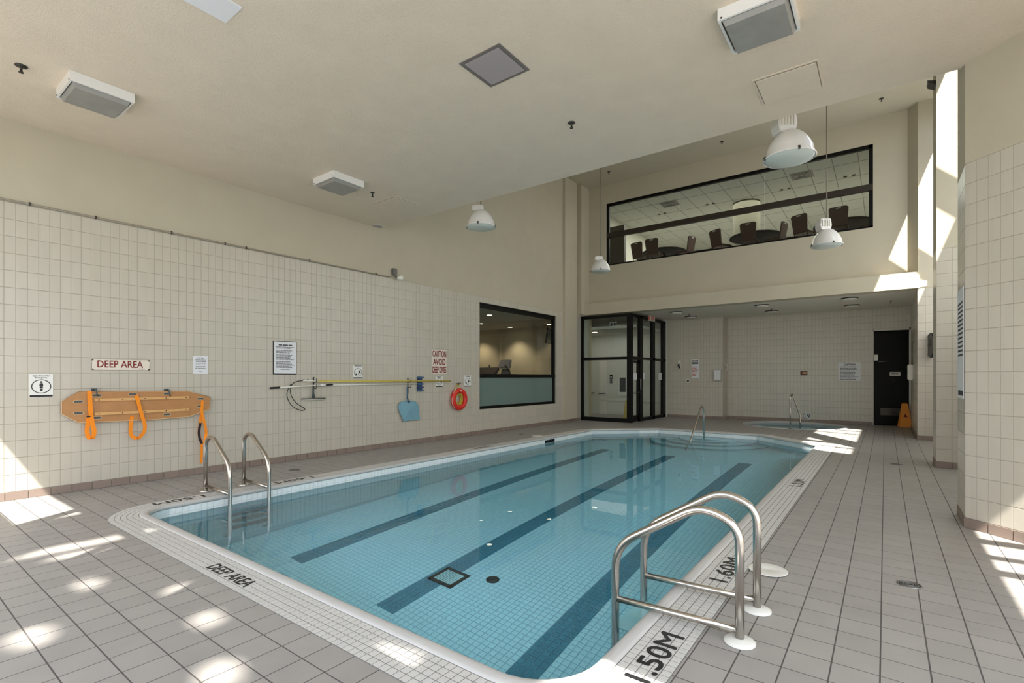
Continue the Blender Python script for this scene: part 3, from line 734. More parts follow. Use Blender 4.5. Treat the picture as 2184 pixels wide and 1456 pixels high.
# ---- pendant lamps
def pendant(x, y, zb, D, label, big):
    t = thing('pendant_lamp', label, 'lamp', (x, y, zb), 'white dome pendant lamps'); r_ = D / 2; h = D * .62
    prof = [(r_, .045 * D), (r_ * 1.03, .06 * D), (r_ * .98, .1 * D), (r_ * .93, h * .38), (r_ * .8, h * .62), (r_ * .6, h * .84), (r_ * .42, h * .97), (r_ * .36, h)]
    b = MB(); b.lathe(prof, (x, y, zb), n=32); b.build('shade', 'white_enamel', t)
    b = MB(); b.lathe([(r_ * .99, .06 * D), (r_ * .9, .02 * D), (r_ * .5, -.01 * D), (0, -.015 * D)], (x, y, zb), n=32); b.build('lens', 'lens_pendant', t)
    b = MB(); b.tube([(x + r_ * 1.02 * math.cos(a), y + r_ * 1.02 * math.sin(a), zb + .055 * D) for a in [2 * math.pi * i / 32 for i in range(32)]], .008, 6, closed=True); b.build('rim', 'white_enamel', t)
    for k in range(4):
        a = k * math.pi / 2 + .5; b = MB(); b.obox((x + r_ * 1.01 * math.cos(a), y + r_ * 1.01 * math.sin(a), zb + .075 * D), (math.cos(a), math.sin(a), 0), (-math.sin(a), math.cos(a), 0), Z, .012, .012, .02); b.build('clip', 'dark_metal', t)
    hz = zb + h; hh = .4 * D if big else .2 * D; hw = r_ * .42
    b = MB(); b.prism([(-hw * .8, 0), (hw * .8, 0), (hw, hh * .4), (hw * .85, hh), (-hw * .85, hh), (-hw, hh * .4)], (x - X.x * 0 , y - hw * .8, hz - .01), Vector((math.cos(TH), math.sin(TH), 0)), Z, Vector((-math.sin(TH), math.cos(TH), 0)), hw * 1.6); b.build('housing', 'white_enamel', t, bevel=.008)
    if big:
        for k in range(5):
            b = MB(); v_ = Vector((math.cos(TH), math.sin(TH), 0)); f_ = Vector((-math.sin(TH), math.cos(TH), 0))
            c = Vector((x, y - hw * .8, hz + hh * .55)) + v_ * (hw * (-.6 + .3 * k)) - f_ * .008; b.obox(c, v_, Z, f_, hw * .07, hh * .3, .012); b.build('fin', 'white_plastic', t)
    b = MB(); b.tube([(x, y, hz + hh - .02), (x, y, CH)], .011, 8); b.build('cord', 'conduit_paint', t)
    b = MB(); b.lathe([(.06, 0), (.06, -.03), (.012, -.05)], (x, y, CH), n=16); b.build('canopy', 'white_plastic', t)
pendant(-1.01, 7.45, 4.34, .6, 'large white pendant lamp nearest the low ceiling edge at right', True)
pendant(-1.02, 12.8, 4.32, .6, 'white pendant lamp hanging in front of the right part of long window', True)
pendant(-6.23, 12.4, 4.36, .53, 'small white pendant lamp left of the long interior window', False)
pendant(-6.25, 7.38, 4.36, .55, 'white pendant lamp just beyond the left low ceiling edge', False)

# ---- left wall: conduit, emergency light
t = thing('conduit', 'thin painted conduit running along the top of the wall tiles', 'conduit', (XL, -.9, 3.645))
b = MB(); b.tube([(XL + .016, -.9, 3.645), (XL + .016, 6.98, 3.645), (XL + .03, 7.06, 3.66)], .013, 8); b.build('pipe', 'conduit_paint', t)
for px, py in ((63, 434), (204, 465), (366, 498), (480, 520), (525, 529), (60 + 600, 556), (802, 585)):
    y = onx(px, py, XL + .016).y; b = MB(); b.box(XL, y - .007, 3.628, XL + .032, y + .007, 3.668); b.build('clip', 'dark_metal', t)
t = thing('floodlight', 'small grey junction box with white spotlight head on the left wall', 'light', (XL, 7.14, 3.66))
b = MB(); b.box(XL, 7.09, 3.70, XL + .07, 7.2, 3.84); b.build('junction_box', 'grey_metal', t, bevel=.006)
b = MB(); b.tube([(XL + .05, 7.12, 3.72), (XL + .08, 7.13, 3.66), (XL + .1, 7.2, 3.645)], .016, 8); b.build('arm', 'grey_metal', t)
b = MB(); b.lathe([(.0, -.01), (.03, 0), (.05, .06), (.06, .11), (.055, .115), (.02, .1)], (XL + .09, 7.18, 3.64), axis=(.35, .8, .15), n=16); b.build('head', 'white_plastic', t)

# ---- signs on the left wall
def lsign(name, label, px0, py0, px1, py1, cat='sign', m='sign_white', th=.006, bev=0):
    a = onx(px0, py0, XL); c = onx(px1, py1, XL); cy_, cz = (a.y + c.y) / 2, (a.z + c.z) / 2; wd, h = abs(c.y - a.y), abs(a.z - c.z)
    t = thing(name, label, cat, (XL, cy_, cz - h / 2))
    b = MB(); b.box(XL, cy_ - wd / 2, cz - h / 2, XL + th, cy_ + wd / 2, cz + h / 2); b.build('panel', m, t, bevel=bev)
    return t, Vector((XL + th, cy_, cz)), wd, h
t, c, wd, h = lsign('area_sign', 'cream DEEP AREA sign with red letters above the spine board', 195, 765, 319, 790, bev=.003, m='sign_cream')
text('lettering', 'DEEP AREA', c + Y * -.01 + Z * .01, Y, Z, wd * .78, h * .62, 'print_red', t, bold=.02)
lines('small_print', [(.2, .27, -h * .36, .01)], c, Y, Z, 'print_red', t)
for sy in (-1, 1):
    for sz in (-1, 1):
        b = MB(); b.lathe([(.009, 0), (.009, .004), (0, .005)], c + Y * (sy * (wd / 2 - .012)) + Z * (sz * (h / 2 - .012)), axis=(1, 0, 0), n=8); b.build('screw', 'dark_metal', t)
def picto(px0, py0, px1, py1, label, l1, l2, kind):
    t, c, wd, h = lsign('safety_sign', label, px0, py0, px1, py1)
    if kind == 'board':
        text('lettering', l1, c + Z * h * .41, Y, Z, wd * .72, h * .075, 'marking_black', t, bold=.02); text('lettering', l2, c + Z * h * .33, Y, Z, wd * .5, h * .075, 'marking_black', t, bold=.02)
    else:
        lines('small_print', [(-wd * .4, wd * .4, h * .44, h * .05), (-wd * .28, wd * .28, h * .36, h * .05)], c, Y, Z, 'marking_black', t)
    ra, rb = wd * .42, h * .30; cc = c - Z * h * .04 + X * .001
    b = MB(); n_ = 32; vs = []
    for i in range(n_):
        a = 2 * math.pi * i / n_
        for k in (1, .9): vs.append(cc + Y * (ra * k * math.cos(a)) + Z * (rb * k * math.sin(a)))
    b.add(vs, [(2 * i, 2 * i + 1, (2 * i + 3) % (2 * n_), (2 * i + 2) % (2 * n_)) for i in range(n_)]); b.build('ring', 'marking_black', t)
    b = MB()
    if kind == 'board':
        def el(p, a_, b_): b.add([p + Y * a_ * math.cos(2 * math.pi * i / 12) + Z * b_ * math.sin(2 * math.pi * i / 12) for i in range(12)], [tuple(range(12))])
        el(cc + Z * rb * .62, ra * .12, rb * .14)
        for z0, z1, w0, w1 in ((.1, .46, .2, .16), (-.3, .04, .15, .17), (-.66, -.34, .12, .15)):
            b.add([cc + Y * -ra * w0 + Z * rb * z0, cc + Y * ra * w0 + Z * rb * z0, cc + Y * ra * w1 + Z * rb * z1, cc + Y * -ra * w1 + Z * rb * z1], [(0, 1, 2, 3)])
    else:
        for (y0, z0, y1, z1, w_) in ((.35, .5, .3, -.1, .16), (.3, -.1, .1, -.6, .1), (-.35, -.35, -.6, -.6, .16), (.3, .1, .75, -.1, .08)):
            p, q_ = cc + Y * ra * y0 + Z * rb * z0, cc + Y * ra * y1 + Z * rb * z1; s_ = (q_ - p).normalized().cross(X) * ra * w_
            b.add([p - s_, p + s_, q_ + s_, q_ - s_], [(0, 1, 2, 3)])
    b.build('pictogram', 'marking_black', t)
    b = MB(); k = c - Z * h * .45 + X * .0008; b.add([k - Y * wd * .48 - Z * h * .04, k + Y * wd * .48 - Z * h * .04, k + Y * wd * .48 + Z * h * .04, k - Y * wd * .48 + Z * h * .04], [(0, 1, 2, 3)]); b.build('bar', 'marking_black', t)
picto(62, 797, 113, 846, 'white spine board emergency sign with oval pictogram', 'Spine Board for', 'Emergency', 'board')
picto(753, 778, 773, 807, 'white pictogram sign above the middle of the yellow pole', '', '', 'fig')
picto(929, 801, 944, 825, 'white pictogram sign behind the tip of the yellow pole', '', '', 'fig')
picto(990, 800, 1004, 824, 'white pictogram sign between the ring buoy and gym window', '', '', 'fig')
t, c, wd, h = lsign('notice', 'small white paper notice right of the DEEP AREA sign', 412, 758, 443, 797, 'notice', 'paper', .002)
lines('small_print', [(-wd * .25, wd * .25, h * .38, .012)] + [(-wd * .38 + random.random() * .02, wd * .36, h * (.26 - .09 * i), .008) for i in range(6)] + [(-wd * .1, wd * .1, -h * .36, .008)], c, Y, Z, 'print_grey', t)
t, c, wd, h = lsign('notice_board', 'large framed white notice above the poles', 582, 726, 632, 798, 'notice', 'frame_black', .008)
b = MB(); b.box(XL + .008, c.y - wd / 2 + .012, c.z - h / 2 + .012, XL + .012, c.y + wd / 2 - .012, c.z + h / 2 - .012); b.build('sheet', 'paper', t)
lines('small_print', [(-wd * .28, wd * .3, h * .38, .022)] + [(-wd * .38, wd * random.uniform(.2, .42), h * (.32 - .034 * i), .010) for i in range(19) if i not in (2, 6, 12)] + [(-wd * .2, wd * .2, -h * .35, .01)], c + X * .005, Y, Z, 'print_grey', t)
t, c, wd, h = lsign('caution_sign', 'white CAUTION AVOID DEEP DIVES sign left of the ring buoy', 921, 745, 952, 797, m='sign_cream')
for k, st in enumerate(('CAUTION', 'AVOID', 'DEEP DIVES')):
    text('lettering', st, c + Z * h * (.33 - .33 * k), Y, Z, wd * (.93, .84, .93)[k], h * .25, 'print_red', t, bold=.03)

# ---- spine board with straps and hooks
def Lp(px, py, off=.0): p = onx(px, py, XL + off); return Vector((XL + off, p.y, p.z))
XB = XL + .05
def Bp(px, py): p = onx(px, py, XB); return (p.y, p.z)
# corner pixels (zoom of 40..460 x 740..1000, scale 5.2)
bp = lambda a, b_: Bp(40 + a / 5.2, 740 + b_ / 5.2)
t = thing('spine_board', 'varnished plywood spine board with orange straps hanging on the left wall', 'spine board', (XB, 2.5, .9))
outl = [bp(470, 600), bp(470, 740), bp(660, 838), bp(1450, 805), bp(1880, 770), bp(2105, 690), bp(2118, 555), bp(1880, 490), bp(660, 492)]
b = MB(); b.prism(outl, (XB, 0, 0), Y, Z, X, .02); b.build('board', 'plywood', t)
b = MB(); o2 = [Vector((XB + .021, p[0], p[1])) for p in outl]; b.tube(o2, .004, 6, closed=True); b.build('edge', 'ply_edge', t)
def slot(a, b_, wd, h):
    p = bp(a, b_); mb = MB(); n_ = 8; pts = []
    for s in (1, -1):
        for i in range(n_ + 1):
            q = -math.pi / 2 + math.pi * i / n_; pts.append((p[0] + s * (wd / 2 - h / 2) + s * h / 2 * math.cos(q), p[1] + s * h / 2 * math.sin(q)))
    mb.prism(pts, (XB + .0205, 0, 0), Y, Z, X, .001); o = mb.build('hand_slot', 'hook_grey', t)
    m2 = MB(); m2.tube([(XB + .022, p_[0], p_[1]) for p_ in pts], .003, 5, closed=True); m2.build('slot_edge', 'ply_edge', o)
for a, b_ in ((655, 603), (655, 733), (860, 535), (860, 783), (1260, 522), (1640, 515), (1640, 745), (2010, 572), (2010, 655)): slot(a, b_, .1, .034)
for (a0, b0, a1, b1) in ((832, 585, 1880, 558), (832, 738, 1880, 696)):
    p, q_ = bp(a0, b0), bp(a1, b1); zc = (p[1] + q_[1]) / 2
    b = MB(); b.box(XB + .02, p[0], zc - .018, XB + .042, q_[0], zc + .018); rn = b.build('runner', 'pine', t, bevel=.003)
    for k in range(5):
        b = MB(); b.lathe([(.008, 0), (.008, .002), (0, .002)], (XB + .042, p[0] + (q_[0] - p[0]) * (.04 + .23 * k), zc), axis=(1, 0, 0), n=8); b.build('screw', 'dark_metal', rn)
def P3(a, b_, off): y_, z_ = bp(a, b_); return Vector((XB + off, y_, z_))
def smooth(P, seg=5):
    out = []
    for i in range(len(P) - 1):
        p0, p1, p2, p3 = P[max(i - 1, 0)], P[i], P[i + 1], P[min(i + 2, len(P) - 1)]
        for k in range(seg):
            s = k / seg; out.append(.5 * ((2 * p1) + (p2 - p0) * s + (2 * p0 - 5 * p1 + 4 * p2 - p3) * s * s + (3 * p1 - p0 - 3 * p2 + p3) * s ** 3))
    out.append(P[-1]); return out
b = MB(); b.strip(smooth([P3(775, 488, .02), P3(778, 510, .03), P3(785, 700, .045), P3(805, 850, .05), P3(822, 920, .055), P3(815, 985, .05), P3(790, 1008, .04), P3(760, 985, .035), P3(750, 920, .03), P3(762, 840, .03), P3(768, 780, .026)]), Y, .05, .003); b.build('strap', 'strap_orange', t)
b = MB(); b.box(XB + .046, bp(740, 0)[0], bp(0, 812)[1], XB + .056, bp(782, 0)[0], bp(0, 800)[1]); b.build('buckle', 'strap_dark', t)
b = MB(); b.strip(smooth([P3(1292, 535, .024), P3(1300, 560, .046), P3(1345, 730, .05), P3(1385, 860, .045), P3(1380, 930, .04), P3(1340, 990, .03), P3(1300, 1010, .025), P3(1255, 990, .02), P3(1235, 930, .02), P3(1245, 800, .02), P3(1255, 765, .026)]), Y, .045, .003); b.build('strap', 'strap_orange', t)
b = MB(); b.strip(smooth([P3(2030, 590, .024), P3(2026, 650, .028), P3(2022, 720, .03), P3(2045, 830, .04), P3(2066, 930, .035), P3(2060, 1010, .03), P3(2040, 1070, .03)]), [Y] * 22 + [Vector((.5, .8, 0))] * 20, .04, .003); b.build('strap', 'strap_orange', t)
b = MB(); b.strip(smooth([P3(2020, 720, .018), P3(2005, 860, .012), P3(1993, 960, .015), P3(2020, 1060, .02), P3(2022, 1180, .02), P3(2016, 1290, .02)]), [Y] * 40, .036, .003); sd = b.build('strap_tail', 'strap_orange', t)
b = MB(); b.strip(smooth([P3(2012, 840, .0155), P3(1993, 930, .02), P3(2000, 1010, .022), P3(2024, 1068, .026)]), Y, .036, .003); b.build('strap_liner', 'strap_dark', sd)
for k, a in enumerate((845, 1650)):
    y_, z_ = bp(a, 500); tt = thing('wall_hook', ('grey wall hook holding the left end of the spine board', 'grey wall hook holding the right end of the spine board')[k], 'hook', (XL, y_, z_), 'spine board hooks')
    b = MB(); b.box(XL, y_ - .03, z_ - .02, XL + .012, y_ + .03, z_ + .05); b.build('plate', 'hook_grey', tt)
    b = MB(); b.tube(bend([(XL + .01, y_, z_ + .035), (XL + .1, y_, z_ + .045), (XL + .1, y_ + .008, z_ - .04), (XL + .075, y_ + .03, z_ - .05)], .03), .009, 8); b.build('hook', 'hook_grey', tt)

# ---- poles and pool tools on the left wall
pp = lambda a, b_, off: onx(560 + a / 9.1, 770 + b_ / 9.1, XL + off)       # zoom 560..800 x 770..890
pq = lambda a, b_, off: onx(820 + a / 7.28, 730 + b_ / 7.28, XL + off)     # zoom 820..1020 x 730..930
t = thing('reaching_pole', 'long yellow reaching pole with a black body loop on wall hooks', 'pole', pp(1080, 395, .07))
b = MB(); b.tube([pp(1080, 392, .09), pq(1025, 597, .09)], .017, 10); b.build('shaft', 'yellow_pole', t)
b = MB(); b.tube([pp(790, 375, .09), pp(1085, 392, .09)], .014, 10); b.build('socket', 'white_plastic', t)
b = MB(); b.tube(smooth([pp(790, 378, .07), pp(690, 388, .07), pp(600, 425, .07), pp(545, 500, .07), pp(540, 600, .065), pp(580, 715, .06), pp(660, 815, .055), pp(760, 880, .05), pp(815, 915, .05), pp(810, 945, .05), pp(750, 955, .055), pp(640, 915, .06), pp(540, 830, .06), pp(485, 720, .065), pp(475, 620, .07), pp(510, 510, .075), pp(560, 440, .075)], 4), .007, 6); b.build('body_loop', 'black_rubber', t)
for a in (800, 880):
    c = pp(a, 362, .07); b = MB(); b.box(c.x - .008, c.y - .008, c.z - .01, c.x + .008, c.y + .008, c.z + .012); b.build('bolt', 'dark_metal', t)
t = thing('telescopic_pole', 'short white telescopic pole with black grips below the yellow pole', 'pole', pp(150, 520, .1))
b = MB(); b.tube([pp(150, 520, .1), pp(1355, 452, .1)], .012, 10); b.build('shaft', 'white_plastic', t)
b = MB(); b.tube([pp(148, 521, .1), pp(330, 511, .1)], .018, 10); b.build('grip', 'black_rubber', t)
b = MB(); b.tube([pp(1222, 459, .1), pp(1358, 452, .1)], .018, 10); b.build('grip', 'black_rubber', t)
b = MB(); b.tube([pp(1130, 464, .1), pp(1222, 459, .1)], .019, 10); b.build('lock_collar', 'white_enamel', t)
t = thing('brush_pole', 'long pale pole carrying a blue wall brush at its far end', 'pole', pp(1000, 470, .06))
b = MB(); b.tube([pp(1000, 470, .03), pq(520, 640, .03)], .013, 10); b.build('shaft', 'white_plastic', t)
bc = pq(555, 645, .034)
b = MB(); b.box(bc.x - .03, bc.y - .07, bc.z - .17, bc.x + .0, bc.y + .07, bc.z + .17); b.build('brush_head', 'blue_dark', t, bevel=.01)
b = MB(); b.tube([pq(520, 640, .03), bc], .02, 10); b.build('socket', 'blue_handle', t)
for k in range(5):
    b = MB(); z_ = bc.z - .15 + .075 * k; b.box(bc.x - .005, bc.y - .1, z_ - .014, bc.x + .02, bc.y + .1, z_ + .014); b.build('bristle_row', ('blue_handle', 'blue_dark')[k % 2], t, bevel=.003)
for k, a in enumerate((pp(985, 370, 0), pq(360, 590, 0))):
    tt = thing('wall_hook', ('dark wall hook holding the loop end of the yellow pole', 'dark wall hook above the blue scoop holding the poles')[k], 'hook', (XL, a.y, a.z - .2), 'pole hooks')
    b = MB(); b.box(XL, a.y - .012, a.z - .3, XL + .012, a.y + .012, a.z + .06); b.build('plate', 'dark_metal', tt)
    for z_ in (a.z, a.z - .115):
        b = MB(); b.tube(bend([(XL + .008, a.y, z_ - .03), (XL + .1, a.y, z_ - .045), (XL + .115, a.y, z_ + .04)], .04), .007, 6); b.build('hook', 'dark_metal', tt)
t = thing('vacuum_head', 'grey vacuum squeegee head hanging from the wall hook', 'vacuum head', pp(980, 760, .06))
b = MB(); b.tube([pp(760, 735, .06), pp(1215, 722, .06)], .016, 10); b.build('bar', 'grey_metal', t)
b = MB(); b.tube([pp(770, 748, .06), pp(1205, 742, .06)], .010, 8); b.build('squeegee_lip', 'white_plastic', t)
b = MB(); b.tube([pp(990, 715, .06), pp(985, 620, .06), pp(985, 500, .06)], [.03, .018, .012], 10); b.build('neck', 'hook_grey', t)
t = thing('leaf_scoop', 'light blue leaf scoop hanging with its handle upwards', 'scoop', pq(390, 1230, .04))
b = MB(); b.tube([pq(355, 690, .07), pq(355, 880, .06)], .015, 10); b.build('handle', 'blue_handle', t)
sc_out = [(255, 930), (320, 915), (400, 915), (480, 920), (520, 975), (530, 1090), (545, 1200), (430, 1195), (300, 1225), (265, 1130), (232, 1050), (225, 980)]
pts = [pq(a, b_, .05) for a, b_ in sc_out]
b = MB(); cen = sum(pts, Vector()) / len(pts) + X * .04
b.add(pts + [cen] + [p - X * .004 for p in pts] + [cen - X * .004], [(i, (i + 1) % 12, 12) for i in range(12)] + [(13 + (i + 1) % 12, 13 + i, 25) for i in range(12)]); b.build('net', 'blue_net', t)
b = MB(); b.tube(pts, .012, 8, closed=True); b.build('frame', 'blue_net', t)
b = MB(); b.tube([pq(355, 870, .06), pq(380, 925, .06)], [.012, .03], 8); b.build('socket', 'blue_handle', t)
# ring buoy
rc = pq(1160, 880, .07); t = thing('ring_buoy', 'red ring buoy with yellow rope hanging beside the gym window', 'ring buoy', (XL, rc.y, rc.z))
Rb = .215; n_ = 36
b = MB(); b.tube([(rc.x, rc.y + Rb * math.cos(2 * math.pi * i / n_), rc.z + Rb * math.sin(2 * math.pi * i / n_)) for i in range(n_)], .062, 14, closed=True); b.build('ring', 'red_buoy', t)
b = MB(); b.tube([(rc.x + .02, rc.y + (Rb + .06 + .012 * math.sin(4 * a)) * math.cos(a), rc.z + (Rb + .06 + .012 * math.sin(4 * a)) * math.sin(a)) for a in [2 * math.pi * i / n_ for i in range(n_)]], .007, 6, closed=True); b.build('grab_line', 'rope_pale', t)
for k in range(7):
    b = MB(); r2 = .10 + .012 * k; b.tube([(XL + .03 + .008 * k, rc.y + r2 * .75 * math.cos(a) + .01 * math.sin(3 * k), rc.z + r2 * math.sin(a) + .01 * math.cos(2 * k)) for a in [2 * math.pi * i / 24 for i in range(24)]], .008, 6, closed=True); b.build('rope_coil', 'rope', t)
for k, a in enumerate((1120, 1155)):
    b = MB(); b.tube([pq(a + 10, 640, .05), pq(a - 10, 700, .06), pq(a - 25, 760, .1)], .01, 6); b.build('hanging_rope', 'rope', t)
b = MB(); b.tube(smooth([pq(1120, 1060, .05), pq(1125, 1140, .05), pq(1160, 1200, .05), pq(1190, 1150, .05), pq(1180, 1060, .05)]), .005, 6); b.build('loose_line', 'rope_pale', t)
b = MB(); b.lathe([(.02, 0), (.02, .006), (0, .01)], pq(1190, 752, .13), axis=(1, 0, 0), n=12); b.build('badge', 'white_plastic', t)
p = pq(1140, 640, 0); b = MB(); b.box(XL, p.y - .06, p.z - .02, XL + .02, p.y + .06, p.z + .01); b.tube([(XL + .01, p.y - .04, p.z), (XL + .07, p.y - .04, p.z + .02)], .007, 6); b.tube([(XL + .01, p.y + .04, p.z), (XL + .07, p.y + .04, p.z + .02)], .007, 6)
tag(b.build('wall_hook', 'black_rubber'), 'double black hook carrying the ring buoy rope', 'hook')

# ---- gym window and the gym behind it
y0, z0, y1, z1 = GW; ym = 1.56
w1 = struct(MB().build('window_1', 'frame_black'), 'black framed gym window in the left wall', 'window')
b = MB(); f_ = .075
b.box(XL - .14, y0, z1 - f_ - .05, XL - .06, y1, z1); b.box(XL - .14, y0, z0, XL - .06, y1, z0 + f_); b.box(XL - .14, y1 - .1, z0, XL - .06, y1, z1); b.box(XL - .14, y0, z0, XL - .06, y0 + f_, z1)
b.build('window_frame', 'frame_black', w1)
b = MB(); b.box(XL - .14, y0, ym - .07, XL - .05, y1, ym + .03); b.build('transom', 'frame_black', w1)
b = MB(); b.box(XL - .104, y0 + f_, ym + .03, XL - .1, y1 - .1, z1 - .12); b.build('pane', 'glass', w1)
b = MB(); b.box(XL - .104, y0 + f_, z0 + f_, XL - .098, y1 - .1, ym - .07); b.build('pane', 'frosted_glass', w1)
gz = 3.42
b = MB(); b.box(-14.6, 7.5, -.1, -8.73, 16.2, 0); struct(b.build('floor_gym', 'gym_floor'), 'dark floor of the gym', 'floor')
b = MB(); b.box(-14.6, 7.5, gz, -8.73, 16.2, gz + .2); struct(b.build('ceiling_gym', 'corridor_wall'), 'flat gym ceiling with downlights', 'ceiling')
b = MB(); b.box(-14.6, 16.0, 0, -8.5, 16.2, 3.66); b.box(-14.8, 7.5, 0, -14.6, 16.2, 3.66); b.box(-14.6, 7.3, 0, -8.73, 7.5, 3.66); b.box(-12.5, 15.9, 0, -12.45, 16.0, gz)
struct(b.build('wall_gym', 'gym_wall'), 'beige back wall of the gym', 'wall')
gl = [(-9.78, 11.95), (-11.62, 13.72), (-11.57, 15.4), (-9.79, 15.38), (-13.4, 15.4)]
for k, (x, y) in enumerate(gl):
    t = thing('downlight', ('round lit downlight nearest the gym window', 'round lit downlight at the left edge of the gym window', 'round lit downlight in the middle of the gym window', 'round lit downlight near the gym television', 'round lit downlight in the hidden gym corner')[k], 'light', (x, y, gz), 'gym downlights')
    b = MB(); b.lathe([(.11, 0), (.11, -.008), (.085, -.01)], (x, y, gz), n=20); b.build('trim_ring', 'white_enamel', t)
    b = MB(); b.lathe([(.085, -.006), (0, -.006)], (x, y, gz), n=20); b.build('lamp', 'lamp_lit', t)
    l = bpy.data.lights.new('downlight_beam', 'SPOT'); l.energy = 110; l.spot_size = R(110); l.spot_blend = .7; l.color = (1, .84, .64); l.shadow_soft_size = .08
    lo = bpy.data.objects.new('downlight_beam', l); C.objects.link(lo); lo.location = (x, y, gz - .03)
p = onx(1168, 715, XL)
t = thing('television', 'black television tilted high on the gym wall', 'television', (-9.85, 15.5, 2.7))
b = MB(); b.obox((-9.86, 15.5, 3.0), (-.286, .958, 0), (.1, .03, 1), (.958, .286, -.1), .34, .28, .025); b.build('screen', 'screen_black', t, bevel=.006)
b = MB(); b.tube([(-9.88, 15.5, 3.0), (-9.95, 15.8, 3.05), (-9.95, 15.99, 3.05)], .025, 8); b.build('bracket', 'grey_metal', t)
# treadmill and elliptical trainer behind the glass
t = thing('treadmill', 'dark treadmill with sloping console behind the gym window', 'treadmill', (-10.2, 11.9, 0)); xo, yo = .75, .35
b = MB(); b.box(-11.3 + xo, 10.6 + yo, .05, -10.6 + xo, 12.1 + yo, .22); b.build('deck', 'machine_grey', t, bevel=.03)
for x in (-11.28 + xo, -10.62 + xo):
    b = MB(); b.tube([(x, 11.8 + yo, .2), (x, 11.95 + yo, 1.5)], .035, 8); b.build('upright', 'machine_grey', t)
b = MB(); b.obox((-10.95 + xo, 11.98 + yo, 1.66), X, (0, .5, .4), (0, -.4, .5), .4, .2, .05); b.build('console', 'frame_brown', t, bevel=.02)
b = MB(); b.tube([(-10.62 + xo, 12.0 + yo, 1.5), (-10.62 + xo, 12.25 + yo, 1.98)], .022, 8); b.build('handle', 'grey_metal', t)
t = thing('elliptical_trainer', 'elliptical trainer with pale console and curved handles behind the gym window', 'trainer', (-10.75, 14, 0)); xo, yo = -.15, .75
b = MB(); b.box(-10.9 + xo, 12.8 + yo, .03, -10.3 + xo, 14.2 + yo, .12); b.build('base', 'machine_grey', t, bevel=.02)
b = MB(); b.tube([(-10.6 + xo, 13.3 + yo, .1), (-10.6 + xo, 13.2 + yo, 1.6)], .05, 8); b.build('mast', 'machine_grey', t)
b = MB(); b.obox((-10.55 + xo, 13.22 + yo, 1.96), X, (0, .2, 1), (0, -1, .2), .24, .15, .04); b.build('console', 'vent_slat', t, bevel=.02)
b = MB(); b.obox((-10.55 + xo, 13.22 + yo, 1.68), X, (0, .2, 1), (0, -1, .2), .17, .1, .05); b.build('console_mount', 'machine_grey', t, bevel=.02)
for q_ in (-1, 1):
    b = MB(); b.tube(smooth([Vector((-10.6 + xo + q_ * .3, 13.3 + yo, .9)), Vector((-10.6 + xo + q_ * .36, 13.1 + yo, 1.5)), Vector((-10.6 + xo + q_ * .42, 12.95 + yo, 1.7)), Vector((-10.6 + xo + q_ * .34, 12.8 + yo, 1.92))]), .022, 8); b.build('handle', 'black_rubber', t)

# ---- glass vestibule
VX0, VX1, VY1, VZ, VT = -8.5, -6.66, 18.66, 3.6, 2.13
t = thing('glass_vestibule', 'black framed glass vestibule with door in the far left corner', 'vestibule', ((VX0 + VX1) / 2, (YV + VY1) / 2, 0))
def fbar(name, x0, y0_, z0_, x1, y1_, z1_): b = MB(); b.box(x0, y0_, z0_, x1, y1_, z1_); return b.build(name, 'frame_black', t)
fbar('corner_post', VX1 - .16, YV - .0, 0, VX1, YV + .16, VZ)
fbar('post', VX0 - .03, YV, 0, VX0 + .05, YV + .1, VZ)
fbar('post', VX1 - .1, 16.21, 0, VX1, 16.46, VZ) ; fbar('post', VX1 - .1, 17.34, 0, VX1, 17.58, VZ); fbar('post', VX1 - .1, 18.4, 0, VX1, VY1, VZ)
fbar('head_rail', VX0, YV, VZ - .09, VX1 - .16, YV + .1, VZ); fbar('head_rail', VX1 - .1, YV + .16, VZ - .08, VX1, VY1, VZ)
fbar('sill_rail', VX0, YV, 0, VX1 - .16, YV + .1, .13); fbar('sill_rail', VX1 - .1, 16.46, 0, VX1, VY1, .1)
fbar('transom', VX0, YV, VT - .05, VX1 - .16, YV + .1, VT + .05); fbar('transom', VX1 - .1, YV + .16, VT - .06, VX1, 16.21, VT + .06); fbar('transom', VX1 - .1, 16.46, VT - .03, VX1, VY1, VT + .05)
def pane(x0, y0_, z0_, x1, y1_, z1_, par=None): b = MB(); b.box(x0, y0_, z0_, x1, y1_, z1_); b.build('pane', 'glass', par or t)
pane(VX0 + .05, YV + .048, VT + .05, VX1 - .16, YV + .052, VZ - .09); pane(VX0 + .05, YV + .048, .13, VX1 - .16, YV + .052, VT - .05)
for a, c, lo in ((YV + .16, 16.21, None), (16.46, 17.34, .1), (17.58, 18.4, .1)):
    pane(VX1 - .052, a, VT + .05, VX1 - .048, c, VZ - .08)
    if lo: pane(VX1 - .052, a, lo, VX1 - .048, c, VT - .03)
b = MB(); ya, yb = YV + .17, 16.2
for q in ((ya, .02, ya + .05, 2.06), (yb - .14, .02, yb, 2.06), (ya, 1.98, yb, 2.06), (ya, .02, yb, .22)): b.box(VX1 - .08, q[0], q[1], VX1 - .03, q[2], q[3])
dr = b.build('door', 'frame_black', t); pane(VX1 - .057, ya + .05, .22, VX1 - .053, yb - .14, 1.98, dr)
b = MB(); b.tube(bend([(VX1 - .03, ya + .04, .98), (VX1 + .06, ya + .06, .96), (VX1 + .06, yb - .1, 1.0), (VX1 - .03, yb - .08, 1.02)], .04), .014, 8); b.build('push_bar', 'black_rubber', dr)
b = MB(); b.tube(bend([(VX1 - .03, yb - .06, 1.05), (VX1 + .05, yb - .06, 1.08), (VX1 + .05, yb - .06, 1.42), (VX1 - .03, yb - .06, 1.45)], .03), .012, 8); b.build('handle', 'steel', dr)
